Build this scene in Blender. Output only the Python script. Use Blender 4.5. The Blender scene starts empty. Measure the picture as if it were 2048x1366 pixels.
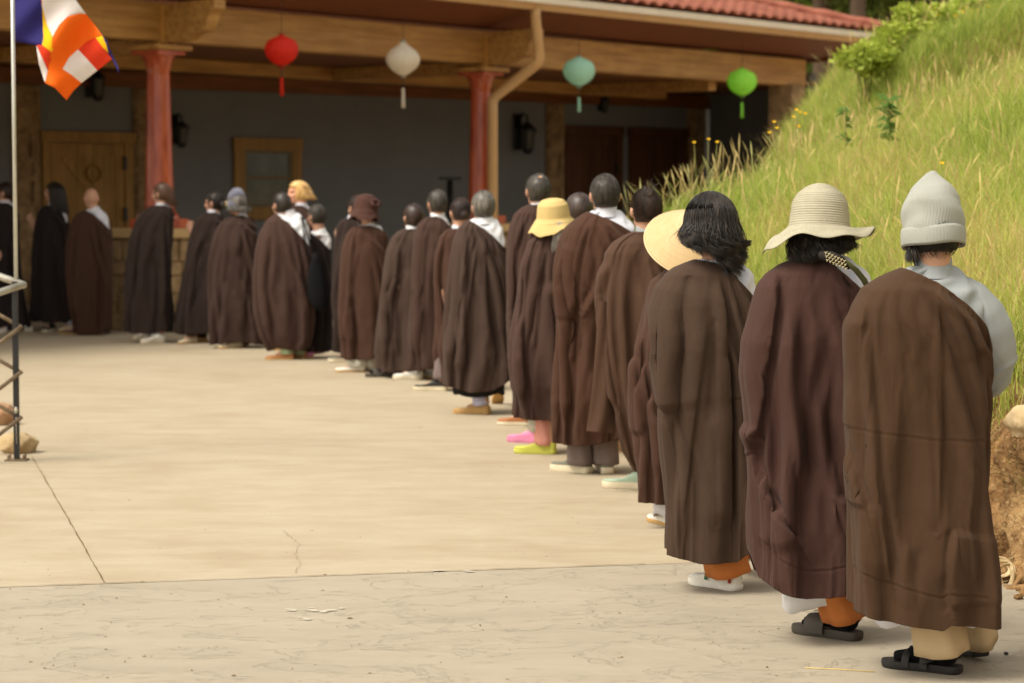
import bpy, bmesh, math, random
import numpy as np
from mathutils import Vector, Matrix
rnd = random.Random(7); RN = np.random.RandomState(11)
S = bpy.context.scene; COL = S.collection
R = math.radians; PI = math.pi
# ------------------------------------------------------------------ camera, world, sun, exposure
CAM_H = 1.56; FPX = 4836.0; PITCH = math.atan(290/FPX)
cd = bpy.data.cameras.new('camera'); cam = bpy.data.objects.new('camera', cd); COL.objects.link(cam)
cam.location = (0, 0, CAM_H); cam.rotation_euler = (PI/2-PITCH, 0, 0)
cd.sensor_width = 36; cd.lens = 36*FPX/2048; cd.clip_end = 600
cd.dof.use_dof = True; cd.dof.focus_distance = 8.75; cd.dof.aperture_fstop = 4.3
S.camera = cam
W = bpy.data.worlds.new('World'); S.world = W; W.use_nodes = True
wn = W.node_tree; bg = wn.nodes['Background']
sky = wn.nodes.new('ShaderNodeTexSky'); sky.sky_type = 'NISHITA'; sky.sun_disc = False
SUN_EL, SUN_AZ = 58, -118        # azimuth: degrees clockwise from +Y (so the sun is left and behind the camera)
sky.sun_elevation = R(SUN_EL); sky.sun_rotation = R(SUN_AZ); sky.dust_density = 3.5; sky.air_density = 1.0
hs = wn.nodes.new('ShaderNodeHueSaturation'); hs.inputs['Saturation'].default_value = 0.18
wm = wn.nodes.new('ShaderNodeMixRGB'); wm.blend_type = 'MULTIPLY'; wm.inputs[0].default_value = 1; wm.inputs[2].default_value = (1, .945, .84, 1)
wn.links.new(sky.outputs[0], hs.inputs['Color']); wn.links.new(hs.outputs[0], wm.inputs[1]); wn.links.new(wm.outputs[0], bg.inputs[0])
bg.inputs[1].default_value = 0.14
sl = bpy.data.lights.new('sun', 'SUN'); so = bpy.data.objects.new('sun', sl); COL.objects.link(so)
sl.energy = 1.35; sl.angle = R(26); sl.color = (1, .94, .84)
az = R(SUN_AZ); el = R(SUN_EL)
sdir = Vector((math.sin(az)*math.cos(el), math.cos(az)*math.cos(el), math.sin(el)))
so.rotation_euler = sdir.to_track_quat('Z', 'Y').to_euler(); so.location = (-8, -4, 12)
S.view_settings.view_transform = 'Standard'; S.view_settings.look = 'None'; S.view_settings.gamma = 1
S.view_settings.exposure = 0.96
S.render.engine = 'CYCLES'; S.cycles.max_bounces = 6; S.cycles.use_denoising = True

# ------------------------------------------------------------------ helpers
cP, sP = math.cos(PITCH), math.sin(PITCH)
def at(px, py, Y):
    u = (px-1024)/FPX; v = (683-py)/FPX
    s = Y/(cP+v*sP)
    return Vector((u*s, Y, CAM_H+s*(-sP+v*cP)))
def gnd(px, py, z=0.0):
    u = (px-1024)/FPX; v = (683-py)/FPX
    s = (z-CAM_H)/(-sP+v*cP)
    return Vector((u*s, s*(cP+v*sP), z))
def sstep(a, b, x):
    t = np.clip((x-a)/(b-a), 0, 1); return t*t*(3-2*t)
def lin(*c):
    c = [x/255 for x in c]
    return tuple([(x/12.92 if x <= .04045 else ((x+.055)/1.055)**2.4) for x in c]+[1])

def tag(o, label=None, cat=None, group=None, kind=None):
    if label: o['label'] = label
    if cat: o['category'] = cat
    if group: o['group'] = group
    if kind: o['kind'] = kind
    return o
def mesh(name, V, F, mats=None, parent=None, loc=(0, 0, 0), rz=0, smooth=True, midx=None, sharp=None):
    V = np.asarray(V, dtype=np.float32).reshape(-1, 3)
    m = bpy.data.meshes.new(name)
    if isinstance(F, np.ndarray):
        nf, k = F.shape
        m.vertices.add(len(V)); m.vertices.foreach_set('co', V.ravel())
        m.loops.add(nf*k); m.loops.foreach_set('vertex_index', F.ravel().astype(np.int32))
        m.polygons.add(nf); m.polygons.foreach_set('loop_start', np.arange(0, nf*k, k, dtype=np.int32))
        m.update(calc_edges=True); m.validate()
    else:
        m.from_pydata(V.tolist(), [], [tuple(f) for f in F]); m.update()
    if mats is not None:
        for t in (mats if isinstance(mats, (list, tuple)) else [mats]): m.materials.append(t)
    if midx is not None: m.polygons.foreach_set('material_index', np.asarray(midx, dtype=np.int32))
    m.polygons.foreach_set('use_smooth', np.full(len(m.polygons), smooth))
    if sharp:
        m.set_sharp_from_angle(angle=R(sharp))
    o = bpy.data.objects.new(name, m); COL.objects.link(o)
    o.parent = parent; o.location = loc; o.rotation_euler = (0, 0, rz)
    return o
def empty(name, loc=(0, 0, 0), rz=0):
    o = bpy.data.objects.new(name, None); COL.objects.link(o); o.location = loc; o.rotation_euler = (0, 0, rz)
    o.empty_display_size = .1
    return o
class MB:
    def __init__(s): s.V = []; s.F = []; s.M = []
    def add(s, V, F, m=0):
        n = len(s.V); s.V += [tuple(v) for v in V]; s.F += [tuple(i+n for i in f) for f in F]; s.M += [m]*len(F)
    def box(s, x0, x1, y0, y1, z0, z1, m=0, bev=0.0):
        if bev <= 0:
            V = [(x, y, z) for z in (z0, z1) for y in (y0, y1) for x in (x0, x1)]
            s.add(V, [(0, 2, 3, 1), (4, 5, 7, 6), (0, 1, 5, 4), (2, 6, 7, 3), (0, 4, 6, 2), (1, 3, 7, 5)], m); return
        bm = bmesh.new(); r = bmesh.ops.create_cube(bm, size=1)
        for v in bm.verts: v.co = Vector(((x0+x1)/2+v.co.x*(x1-x0), (y0+y1)/2+v.co.y*(y1-y0), (z0+z1)/2+v.co.z*(z1-z0)))
        bmesh.ops.bevel(bm, geom=bm.edges[:]+bm.verts[:], offset=bev, segments=2, affect='EDGES')
        bm.verts.ensure_lookup_table()
        s.add([v.co[:] for v in bm.verts], [[v.index for v in f.verts] for f in bm.faces], m); bm.free()
    def tube(s, P, r, n=10, m=0, cap=True, sx=1.0):
        P = [Vector(p) for p in P]; k = len(P)
        rs = [r]*k if not isinstance(r, (list, tuple, np.ndarray)) else list(r)
        base = len(s.V); up = None
        for i, p in enumerate(P):
            t = (P[min(i+1, k-1)]-P[max(i-1, 0)]).normalized()
            if up is None:
                up = t.orthogonal().normalized()
            up = (up-t*up.dot(t)).normalized(); b = t.cross(up)
            for j in range(n):
                a = 2*PI*j/n
                s.V.append(tuple(p+up*math.cos(a)*rs[i]*sx+b*math.sin(a)*rs[i]))
        for i in range(k-1):
            for j in range(n):
                j2 = (j+1) % n
                s.F.append((base+i*n+j, base+i*n+j2, base+(i+1)*n+j2, base+(i+1)*n+j)); s.M.append(m)
        if cap:
            s.F.append(tuple(base+j for j in range(n))[::-1]); s.M.append(m)
            s.F.append(tuple(base+(k-1)*n+j for j in range(n))); s.M.append(m)
    def lathe(s, prof, n=32, m=0, c=(0, 0, 0), f=None):
        base = len(s.V); k = len(prof)
        for (r, z) in prof:
            for j in range(n):
                a = 2*PI*j/n; rr = r*(f(a, z) if f else 1)
                s.V.append((c[0]+rr*math.cos(a), c[1]+rr*math.sin(a), c[2]+z))
        for i in range(k-1):
            for j in range(n):
                j2 = (j+1) % n
                s.F.append((base+i*n+j, base+i*n+j2, base+(i+1)*n+j2, base+(i+1)*n+j)); s.M.append(m)
    def xf(s, M, start=0):
        for i in range(start, len(s.V)): s.V[i] = tuple(M @ Vector(s.V[i]))
    def build(s, name, mats, parent=None, loc=(0, 0, 0), rz=0, smooth=True, sharp=None):
        return mesh(name, s.V, s.F, mats, parent, loc, rz, smooth, s.M, sharp)
def wob(o, k=.004, seed=0): return o

# ------------------------------------------------------------------ materials
def mat(name, col, rough=.8, bump=None, var=None, spec=.3, metal=0, sheen=0, coord='Object', attr=None, trans=0, coat=0):
    """var = (scale, amount, (sx,sy,sz), colour2) ; bump = list of (scale, strength, dist, (sx,sy,sz), detail)"""
    M = bpy.data.materials.new(name); M.use_nodes = True; n = M.node_tree; L = n.links
    b = n.nodes['Principled BSDF']; b.inputs['Roughness'].default_value = rough
    b.inputs['Specular IOR Level'].default_value = spec; b.inputs['Metallic'].default_value = metal
    b.inputs['Sheen Weight'].default_value = sheen; b.inputs['Coat Weight'].default_value = coat
    c4 = tuple(col) if len(col) == 4 else tuple(col)+(1,)
    b.inputs['Base Color'].default_value = c4
    tc = n.nodes.new('ShaderNodeTexCoord')
    def noise(scale, sc, detail=4, rough=.55, dist=0):
        mp = n.nodes.new('ShaderNodeMapping'); mp.inputs['Scale'].default_value = sc
        L.new(tc.outputs[coord], mp.inputs[0])
        t = n.nodes.new('ShaderNodeTexNoise'); t.inputs['Scale'].default_value = scale; t.inputs['Detail'].default_value = detail
        t.inputs['Roughness'].default_value = rough; t.inputs['Distortion'].default_value = dist
        L.new(mp.outputs[0], t.inputs['Vector']); return t
    last = None
    if attr:
        a = n.nodes.new('ShaderNodeAttribute'); a.attribute_name = attr; last = a.outputs['Color']
        L.new(last, b.inputs['Base Color'])
    for v in (var or []):
        scale, amt, sc, c2 = v[:4]; lo, hi = (v[4] if len(v) > 4 else (.4, .62))
        t = noise(scale, sc, 5, .6, v[5] if len(v) > 5 else 0)
        cr = n.nodes.new('ShaderNodeValToRGB'); cr.color_ramp.elements[0].position = lo; cr.color_ramp.elements[1].position = hi
        L.new(t.outputs[0], cr.inputs[0])
        ml = n.nodes.new('ShaderNodeMath'); ml.operation = 'MULTIPLY'; ml.inputs[1].default_value = amt; L.new(cr.outputs[0], ml.inputs[0])
        mx = n.nodes.new('ShaderNodeMixRGB'); L.new(ml.outputs[0], mx.inputs[0])
        if last is None: mx.inputs[1].default_value = c4
        else: L.new(last, mx.inputs[1])
        mx.inputs[2].default_value = tuple(c2) if len(c2) == 4 else tuple(c2)+(1,)
        last = mx.outputs[0]; L.new(last, b.inputs['Base Color'])
    prev = None
    for bb in (bump or []):
        scale, st, dist, sc, det = bb
        t = noise(scale, sc, det)
        bn = n.nodes.new('ShaderNodeBump'); bn.inputs['Strength'].default_value = st; bn.inputs['Distance'].default_value = dist
        L.new(t.outputs[0], bn.inputs['Height'])
        if prev: L.new(prev, bn.inputs['Normal'])
        prev = bn.outputs[0]
    if prev: L.new(prev, b.inputs['Normal'])
    if trans > 0:
        tr = n.nodes.new('ShaderNodeBsdfTranslucent'); mx = n.nodes.new('ShaderNodeMixShader'); mx.inputs[0].default_value = trans
        if last is not None: L.new(last, tr.inputs[0])
        else: tr.inputs[0].default_value = c4
        out = n.nodes['Material Output']; L.new(b.outputs[0], mx.inputs[1]); L.new(tr.outputs[0], mx.inputs[2]); L.new(mx.outputs[0], out.inputs[0])
    M['b'] = 1
    return M
def cloth(name, col, var=.25):
    c = lin(*col); c = tuple(x*(.64 if sum(col) < 260 else 1) for x in c[:3])+(1,); d = tuple(x*.78 for x in c[:3]); l = tuple(min(1, x*1.2) for x in c[:3])
    return mat(name, c, .88, bump=[(420, .12, .0012, (1, 1, 1), 2), (16, .35, .010, (1.6, 1.6, .8), 5), (5, .25, .02, (1, 1, 1), 3)],
               var=[(3.0, var, (1, 1, .5), d), (9.0, var*.7, (1, 1, .35), l)], spec=.14, sheen=.03)
def wood(name, col, dark, ax='x', gloss=.55, spec=.35):
    sc = {'x': (.06, 1, 1), 'z': (1, 1, .06), 'y': (1, .06, 1)}[ax]
    return mat(name, lin(*col), gloss, bump=[(30, .2, .004, sc, 4)], var=[(14, .75, sc, lin(*dark)), (2.2, .35, (1, 1, 1), lin(*dark))], spec=spec)
M_soil = mat('soil', lin(142, 106, 66), .95, bump=[(5, .9, .06, (1, 1, 1), 6), (22, .9, .03, (1, 1, 1), 6), (90, .6, .008, (1, 1, 1), 3)],
             var=[(3, .7, (1, 1, 1), lin(172, 140, 96)), (11, .7, (1, 1, 1), lin(92, 64, 38)), (40, .4, (1, 1, 1), lin(200, 170, 125), (.5, .7))], spec=.1)
M_rock = mat('rock', lin(176, 152, 112), .9, bump=[(6, .8, .03, (1, 1, 1), 7), (40, .6, .008, (1, 1, 1), 4)], var=[(4, .6, (1, 1, 1), lin(128, 100, 66)), (15, .4, (1, 1, 1), lin(205, 186, 150))], spec=.15)
M_wood = wood('honey_timber', (186, 142, 78), (142, 98, 46))
M_woodz = wood('honey_timber_upright', (210, 160, 84), (168, 116, 52), 'z')
M_woodd = wood('dark_timber', (98, 62, 36), (64, 40, 22), 'z')
M_ceil = wood('ceiling_boards', (136, 82, 38), (96, 56, 24))
M_soffit = mat('soffit_paint', lin(118, 68, 40), .7, bump=[(20, .2, .004, (.1, 1, 1), 3)], var=[(2, .3, (1, 1, 1), lin(98, 54, 32))])
M_redcol = mat('red_varnished_timber', lin(180, 84, 50), .22, bump=[(18, .15, .004, (1, 1, .08), 4)], var=[(7, .8, (1, 1, .2), lin(124, 46, 26)), (24, .6, (1, 1, .14), lin(206, 104, 62)), (3, .4, (1, 1, .3), lin(140, 50, 30))], spec=.6)
M_wall = mat('grey_wall_paint', lin(124, 126, 126), .9, bump=[(60, .1, .003, (1, 1, 1), 3)], var=[(1.2, .3, (1, 1, 1), lin(108, 110, 110))], spec=.1)
M_gutter = mat('tan_painted_metal', lin(190, 150, 98), .45, var=[(3, .25, (1, 1, 1), lin(170, 130, 80))], spec=.4)
M_cream = mat('cream_drip_edge', lin(226, 216, 194), .5, var=[(4, .3, (1, 1, 1), lin(200, 188, 160))])
M_tile = mat('red_clay_tile', lin(160, 98, 76), .75, bump=[(12, .4, .01, (1, 1, 1), 5)], var=[(3, .6, (1, 1, 1), lin(122, 62, 50)), (14, .4, (1, 1, 1), lin(176, 112, 92))])
M_stone = mat('stone_veneer', lin(150, 124, 88), .85, bump=[(9, .7, .02, (1, 1, 1), 6)], var=[(3, .7, (1, 1, 1), lin(178, 150, 110)), (7, .6, (1, 1, 1), lin(104, 82, 56))])
M_black = mat('black_metal', (.012, .012, .013), .45, spec=.5, var=[(20, .3, (1, 1, 1), (.03, .028, .025))])
M_galv = mat('galvanised_steel', lin(176, 172, 160), .42, metal=.75, bump=[(60, .1, .002, (1, 1, 1), 3)], var=[(12, .6, (1, 1, 1), lin(134, 126, 108))])
M_rust = mat('weathered_steel', lin(140, 122, 98), .65, metal=.35, var=[(18, .7, (1, 1, 1), lin(96, 76, 56))])
M_glass = mat('dark_glass_painted_reflection', (.06, .07, .045), .12, spec=.8, var=[(2.2, .7, (1, 1, 1), (.14, .15, .09))])  # reflected greenery is painted in as a greenish base with paler blotches
M_skin = mat('skin', lin(190, 146, 120), .55, bump=[(120, .1, .001, (1, 1, 1), 2)], var=[(14, .3, (1, 1, 1), lin(176, 124, 98))], spec=.35)
M_skin.node_tree.nodes['Principled BSDF'].inputs['Subsurface Weight'].default_value = .08
M_skin.node_tree.nodes['Principled BSDF'].inputs['Subsurface Scale'].default_value = .01
M_lip = mat('lips', lin(168, 92, 80), .5); M_eye = mat('eyes', (.02, .015, .012), .25, spec=.6)
def hairmat(name, col, c2, amt=.5, sc=55):
    return mat(name, lin(*col), .42, bump=[(sc*2.4, .6, .003, (1, 1, .12), 3)], var=[(sc, amt, (1, 1, .1), lin(*c2))], spec=.5)
H_black = hairmat('black_hair', (24, 20, 17), (66, 54, 42), .7)
H_brown = hairmat('brown_hair', (36, 25, 19), (78, 54, 40), .6)
H_lbrown = hairmat('light_brown_hair', (70, 46, 30), (116, 80, 54), .5)
H_blond = hairmat('blond_hair', (206, 160, 92), (236, 204, 142), .6)
H_grey = hairmat('grey_hair', (64, 60, 54), (136, 128, 116), .7)
H_lgrey = hairmat('pale_grey_hair', (150, 142, 132), (206, 198, 188), .7)
H_sp = hairmat('salt_and_pepper_hair', (52, 46, 40), (104, 96, 84), .6)
H_shave = mat('shaved_stubble', lin(206, 156, 116), .6, var=[(60, .3, (1, 1, 1), lin(150, 110, 82))])

# ------------------------------------------------------------------ ground
def slate(name, base, c2, c3, flake, edge):
    M = mat(name, lin(*base), .8, spec=.22, bump=[(260, .25, .002, (1, 1, 1), 3)],
            var=[(.55, .6, (1, 1.6, 1), lin(*c2)), (2.2, .45, (1, 2.2, 1), lin(*c3)), (9, .25, (1, 1.6, 1), lin(*c2), (.45, .75))])
    n = M.node_tree; L = n.links; b = n.nodes['Principled BSDF']
    tc = n.nodes.new('ShaderNodeTexCoord'); mp = n.nodes.new('ShaderNodeMapping'); mp.inputs['Scale'].default_value = (1, 1.35, 1); mp.inputs['Rotation'].default_value = (0, 0, R(-12))
    L.new(tc.outputs['Object'], mp.inputs[0])
    t = n.nodes.new('ShaderNodeTexNoise'); t.inputs['Scale'].default_value = 3.4; t.inputs['Detail'].default_value = 8; t.inputs['Roughness'].default_value = .62; t.inputs['Distortion'].default_value = .8
    L.new(mp.outputs[0], t.inputs['Vector'])
    # terraces: layered flakes of the stamped slate pattern
    sn = n.nodes.new('ShaderNodeMath'); sn.operation = 'MULTIPLY'; sn.inputs[1].default_value = 4.6; L.new(t.outputs[0], sn.inputs[0])
    fr = n.nodes.new('ShaderNodeMath'); fr.operation = 'FRACT'; L.new(sn.outputs[0], fr.inputs[0])
    cr = n.nodes.new('ShaderNodeValToRGB'); cr.color_ramp.elements[0].position = 0; cr.color_ramp.elements[1].position = .14
    cr.color_ramp.elements.new(1.0).color = (.55, .55, .55, 1); cr.color_ramp.elements[0].color = (.35, .35, .35, 1)
    L.new(fr.outputs[0], cr.inputs[0])
    prev = [l.from_socket for l in n.links if l.to_socket == b.inputs['Normal']][0]
    bn = n.nodes.new('ShaderNodeBump'); bn.inputs['Strength'].default_value = flake; bn.inputs['Distance'].default_value = .006
    L.new(cr.outputs[0], bn.inputs['Height']); L.new(prev, bn.inputs['Normal']); L.new(bn.outputs[0], b.inputs['Normal'])
    # dirt collected along the flake edges, patchy
    c2n = n.nodes.new('ShaderNodeValToRGB'); e = c2n.color_ramp.elements; e[0].position = 0; e[0].color = (1, 1, 1, 1); e[1].position = .035; e[1].color = (0, 0, 0, 1)
    L.new(fr.outputs[0], c2n.inputs[0])
    t2 = n.nodes.new('ShaderNodeTexNoise'); t2.inputs['Scale'].default_value = 2.1; t2.inputs['Detail'].default_value = 4; L.new(tc.outputs['Object'], t2.inputs['Vector'])
    c3n = n.nodes.new('ShaderNodeValToRGB'); c3n.color_ramp.elements[0].position = .52; c3n.color_ramp.elements[1].position = .68; L.new(t2.outputs[0], c3n.inputs[0])
    m1 = n.nodes.new('ShaderNodeMath'); m1.operation = 'MULTIPLY'; L.new(c2n.outputs[0], m1.inputs[0]); L.new(c3n.outputs[0], m1.inputs[1])
    m2 = n.nodes.new('ShaderNodeMath'); m2.operation = 'MULTIPLY'; m2.inputs[1].default_value = edge; L.new(m1.outputs[0], m2.inputs[0])
    pc = [l.from_socket for l in n.links if l.to_socket == b.inputs['Base Color']][0]
    mx = n.nodes.new('ShaderNodeMixRGB'); L.new(m2.outputs[0], mx.inputs[0]); L.new(pc, mx.inputs[1]); mx.inputs[2].default_value = lin(122, 96, 62)
    L.new(mx.outputs[0], b.inputs['Base Color'])
    return M
M_plaza = slate('tan_stamped_concrete', (167, 153, 129), (153, 137, 112), (178, 167, 144), .35, .5)
M_slab = slate('grey_stamped_concrete', (156, 146, 128), (146, 136, 119), (166, 155, 136), .75, .20)
def plane(name, pts, m, z): return tag(mesh(name, [(p[0], p[1], z) for p in pts], [tuple(range(len(pts)))], m, smooth=False), kind='structure')
plane('ground', [(-250, -60), (250, -60), (250, 400), (-250, 400)], M_soil, -.02)
a0 = gnd(0, 1175); a1 = gnd(1340, 1127); dd = (a1-a0).normalized()
L0 = a0-dd*30; L1 = a0+dd*12
plane('pavement', [(L0.x, L0.y), (L1.x, L1.y), (16, 52), (-40, 52)], M_plaza, 0)
g = Vector((-dd.y, dd.x, 0))*-.008
plane('path', [(-34, -20), (10, -20), (L1.x+g.x, L1.y+g.y), (L0.x+g.x, L0.y+g.y)], M_slab, 0)
# saw-cut joint and cracks: thin dark strips of grit lying in the joints
M_joint = mat('dark_joint_grit', lin(112, 90, 58), .95, var=[(40, .6, (1, 1, 1), lin(82, 62, 40))])
def strip(name, P, w, z=.004, jit=.003, label=None):
    V = []; F = []
    pts = []
    for i in range(len(P)-1):
        for k in range(24): pts.append(P[i].lerp(P[i+1], k/24))
    pts.append(P[-1]); n = len(pts)
    for i, p in enumerate(pts):
        t = (pts[min(i+1, n-1)]-pts[max(i-1, 0)]).normalized(); q = Vector((-t.y, t.x, 0))
        ww = w*(.5+rnd.random()); c = p+q*rnd.uniform(-jit, jit)
        V += [tuple(c-q*ww/2+Vector((0, 0, z))), tuple(c+q*ww/2+Vector((0, 0, z)))]
    F = [(2*i, 2*i+2, 2*i+3, 2*i+1) for i in range(n-1)]
    o = mesh(name, V, F, M_joint, smooth=False); tag(o, kind='structure'); return o
strip('pavement_joint', [gnd(65, 915), gnd(140, 1045), gnd(208, 1166)], .005)
strip('pavement_edge_joint', [a0+(a1-a0)*-.05, a0+(a1-a0)*.5, a0+(a1-a0)*.96], .006)
strip('pavement_crack', [gnd(565, 1062), gnd(598, 1090), gnd(590, 1110), gnd(600, 1128), gnd(592, 1148)], .0018, jit=.008)
# white paint smears on the near slab
M_smear = mat('white_scuff', lin(190, 182, 164), .8)
for (px, py, w, h, k) in [(640, 1224, 46, 8, 9), (585, 1219, 30, 4, 5), (612, 1240, 20, 4, 4), (880, 1142, 10, 2, 3), (938, 1143, 16, 3, 4)]:
    mb = MB()
    for i in range(k):
        c = gnd(px+rnd.gauss(0, w*.35), py+rnd.gauss(0, h*.35)); r = rnd.uniform(.004, .013); m_ = 12
        mb.add([(c.x+r*1.9*math.cos(2*PI*j/m_)*(.6+.6*rnd.random()), c.y+r*.9*math.sin(2*PI*j/m_)*(.6+.6*rnd.random()), .0035+i*.00025) for j in range(m_)], [tuple(range(m_))])
    o = mb.build('paint_scuff', M_smear, smooth=False); tag(o, kind='structure')

mb = MB()
for i in range(230):
    far = rnd.random() < .45
    c = gnd(rnd.uniform(-20, 1900), rnd.uniform(1150, 1360) if not far else rnd.uniform(800, 1150)); r = rnd.uniform(.0015, .0045)*(1.4 if rnd.random() < .12 else 1); k_ = 5
    a_ = rnd.random()*6.28; mb.add([(c.x+r*(2.2 if i % 3 == 0 else 1)*math.cos(a_+2*PI*j/k_), c.y+r*math.sin(a_+2*PI*j/k_), .0025) for j in range(k_)]+[(c.x, c.y, .0025+r*.7)], [(j, (j+1) % k_, k_) for j in range(k_)])
o = mb.build('grit', mat('grit', lin(132, 108, 76), .95, var=[(3, .8, (1, 1, 1), lin(84, 66, 46))]), smooth=False); tag(o, 'fine grit and bits of dry leaf scattered over the paving', 'grit', kind='stuff')
# ------------------------------------------------------------------ hillside
def vnoise(x, y, seed=0):
    xi = np.floor(x).astype(int); yi = np.floor(y).astype(int); fx = x-xi; fy = y-yi
    fx = fx*fx*(3-2*fx); fy = fy*fy*(3-2*fy)
    def h(a, b):
        n = (a*374761393+b*668265263+seed*1442695041) & 0xffffffff
        n = ((n ^ (n >> 13))*1274126177) & 0xffffffff
        return ((n ^ (n >> 16)) & 0xffff)/65535.0
    return (h(xi, yi)*(1-fx)+h(xi+1, yi)*fx)*(1-fy)+(h(xi, yi+1)*(1-fx)+h(xi+1, yi+1)*fx)*fy
def fbm(x, y, o=4, seed=0):
    s = 0; a = .5
    for i in range(o): s = s+a*vnoise(x*2**i, y*2**i, seed+i); a *= .5
    return s
def foot(Y):
    return np.where(Y < 16.2, 1.97-.245*(Y-9.7), 1.97-.245*6.5+(Y-16.2)**2*.35)
def bank_d(X, Y):
    w = .10*(fbm(X*0+Y*2.2, Y*0+3.3, 3, 5)-.45)*2
    return X-(foot(Y)+w)
def hill(X, Y):
    d = bank_d(X, Y)
    bh = np.clip(.78+.06*(Y-9.7), .6, 1.10)
    b = sstep(0.0, .34, d)*bh
    low = b+.40*np.maximum(0, d-.2)+.10*(fbm(X*1.1, Y*1.1, 4, 9)-.47)*sstep(.2, 1, d)
    low = low*(1-sstep(17.4, 19.6, Y-.10*np.clip(X-2, 0, 6)))
    up = np.interp(X, [1.2, 2.3, 2.8, 3.3, 4.5, 9, 14], [0, 1.2, 2.15, 2.75, 3.2, 4.6, 5.5])*sstep(17.8, 20.0, Y)*(1-sstep(25, 30, Y))+.12*(fbm(X, Y, 3, 3)-.47)
    return np.maximum(low, up*(X > 1.0))
xs = np.concatenate([np.arange(-.4, 3.2, .03), np.arange(3.2, 14, .12)]); ys = np.concatenate([np.arange(3, 8.6, .12), np.arange(8.6, 11.2, .02), np.arange(11.2, 30, .06)])
XX, YY = np.meshgrid(xs, ys); ZZ = hill(XX, YY); D = bank_d(XX, YY)
bm_ = sstep(-.05, .05, D)*(1-sstep(.25, .6, D))
rough = (fbm(XX*5+9, YY*4+ZZ*5, 5, 21)-.48)*.34+(np.abs(fbm(XX*14, YY*11+ZZ*14, 3, 31)-.5))*-.20
XD = XX+rough*bm_*1.1; ZD = ZZ+rough*bm_*.6-np.where(D < -.06, .06, 0)
nx, ny = len(xs), len(ys)
idx = np.arange(nx*ny).reshape(ny, nx)
F = np.stack([idx[:-1, :-1], idx[:-1, 1:], idx[1:, 1:], idx[1:, :-1]], -1).reshape(-1, 4)
V = np.stack([XD, YY, ZD], -1).reshape(-1, 3)
M_hill = mat('hillside_turf', lin(150, 142, 66), .95, var=[(2, .7, (1, 1, 1), lin(120, 128, 50)), (9, .5, (1, 1, 1), lin(166, 144, 86))], bump=[(12, .6, .03, (1, 1, 1), 5)], spec=.05)
n = M_hill.node_tree; b = n.nodes['Principled BSDF']
hl = mesh('hillside', V, F, [M_soil, M_hill]); tag(hl, kind='structure')
fc = D[:-1, :-1].reshape(-1); fz = ZZ[:-1, :-1].reshape(-1)
nz = .30+.12*vnoise(XX*6, YY*6, 4)[:-1, :-1].reshape(-1)
hl.data.polygons.foreach_set('material_index', (fc > nz).astype(np.int32)); hl.data.update()

# ---- grass
def blades(n, X, Y, Z, H, w, lean, cols, name, mats, seg=4, kind='stuff', head=False):
    """ribbons; one object"""
    n = len(X); a = RN.uniform(0, 2*PI, n); k = RN.uniform(.25, 1.0, n)*lean
    t = np.linspace(0, 1, seg+1)
    dx = np.cos(a); dy = np.sin(a); px = -dy; py = dx
    P = np.zeros((n, seg+1, 2, 3))
    for i, tt in enumerate(t):
        off = (k*H)*tt**1.8; hh = H*(tt-.35*k*tt**2.2)
        ww = w*(1-tt)**.6*.5+.0003
        if head: ww = np.where(tt > .72, w*1.9*math.sin(min(1, (tt-.72)/.28)*PI)*.5+.0004, w*.28)
        for s_, sg in enumerate((-1, 1)):
            P[:, i, s_, 0] = X+dx*off+px*ww*sg; P[:, i, s_, 1] = Y+dy*off+py*ww*sg; P[:, i, s_, 2] = Z+hh
    V = P.reshape(-1, 3); base = (np.arange(n)*(seg+1)*2)[:, None, None]
    q = np.array([[2*i, 2*i+1, 2*i+3, 2*i+2] for i in range(seg)])[None]
    F = (base+q).reshape(-1, 4)
    o = mesh(name, V, F, mats, smooth=True)
    ca = o.data.color_attributes.new('tint', 'FLOAT_COLOR', 'POINT')
    cc = np.repeat(cols, (seg+1)*2, axis=0); ca.data.foreach_set('color', np.concatenate([cc, np.ones((len(cc), 1))], 1).astype(np.float32).ravel())
    return o
M_grass = mat('grass_blades', (.2, .3, .05), .7, attr='tint', trans=.45, spec=.15)
def gcol(n, X, Y, dry=0.0):
    g1 = np.array(lin(154, 170, 74)[:3]); g2 = np.array(lin(186, 195, 98)[:3]); g3 = np.array(lin(200, 194, 128)[:3]); g4 = np.array(lin(122, 142, 68)[:3]); g5 = np.array(lin(206, 182, 122)[:3])
    p = fbm(X*.9+5, Y*.7, 3, 41); u = RN.uniform(0, 1, n)+(p-.45)*1.6+dry
    sel = np.digitize(u, [.12, .48, .92, 1.12])
    c = np.stack([g4, g1, g2, g3, g5])[sel]
    return c*RN.uniform(.8, 1.2, (n, 1))
def scatter(n, x0, x1, y0, y1, dmin=.22):
    X = RN.uniform(x0, x1, n); Y = RN.uniform(y0, y1, n)
    d = bank_d(X, Y); keep = (d > dmin) | ((Y > 18) & (X > 2.2))
    keep &= (X/Y < .235) & (X/Y > .02)
    X, Y = X[keep], Y[keep]; return X, Y, hill(X, Y)
X, Y, Z = scatter(400000, .4, 6, 8.7, 25)
n_ = len(X); dens = fbm(X*1.3, Y*1.3, 3, 77)
Hh = RN.uniform(.12, .34, n_)*(0.7+.8*dens)*np.where(bank_d(X, Y) < .5, .75, 1)
blades(n_, X, Y, Z-.02, Hh, .0042, .8, gcol(n_, X, Y), 'grass', M_grass); tag(bpy.data.objects['grass'], 'long wild green grass covering the hillside', 'grass', kind='stuff')
X, Y, Z = scatter(4500, .6, 5.6, 9.2, 24, .3); n_ = len(X)
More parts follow.
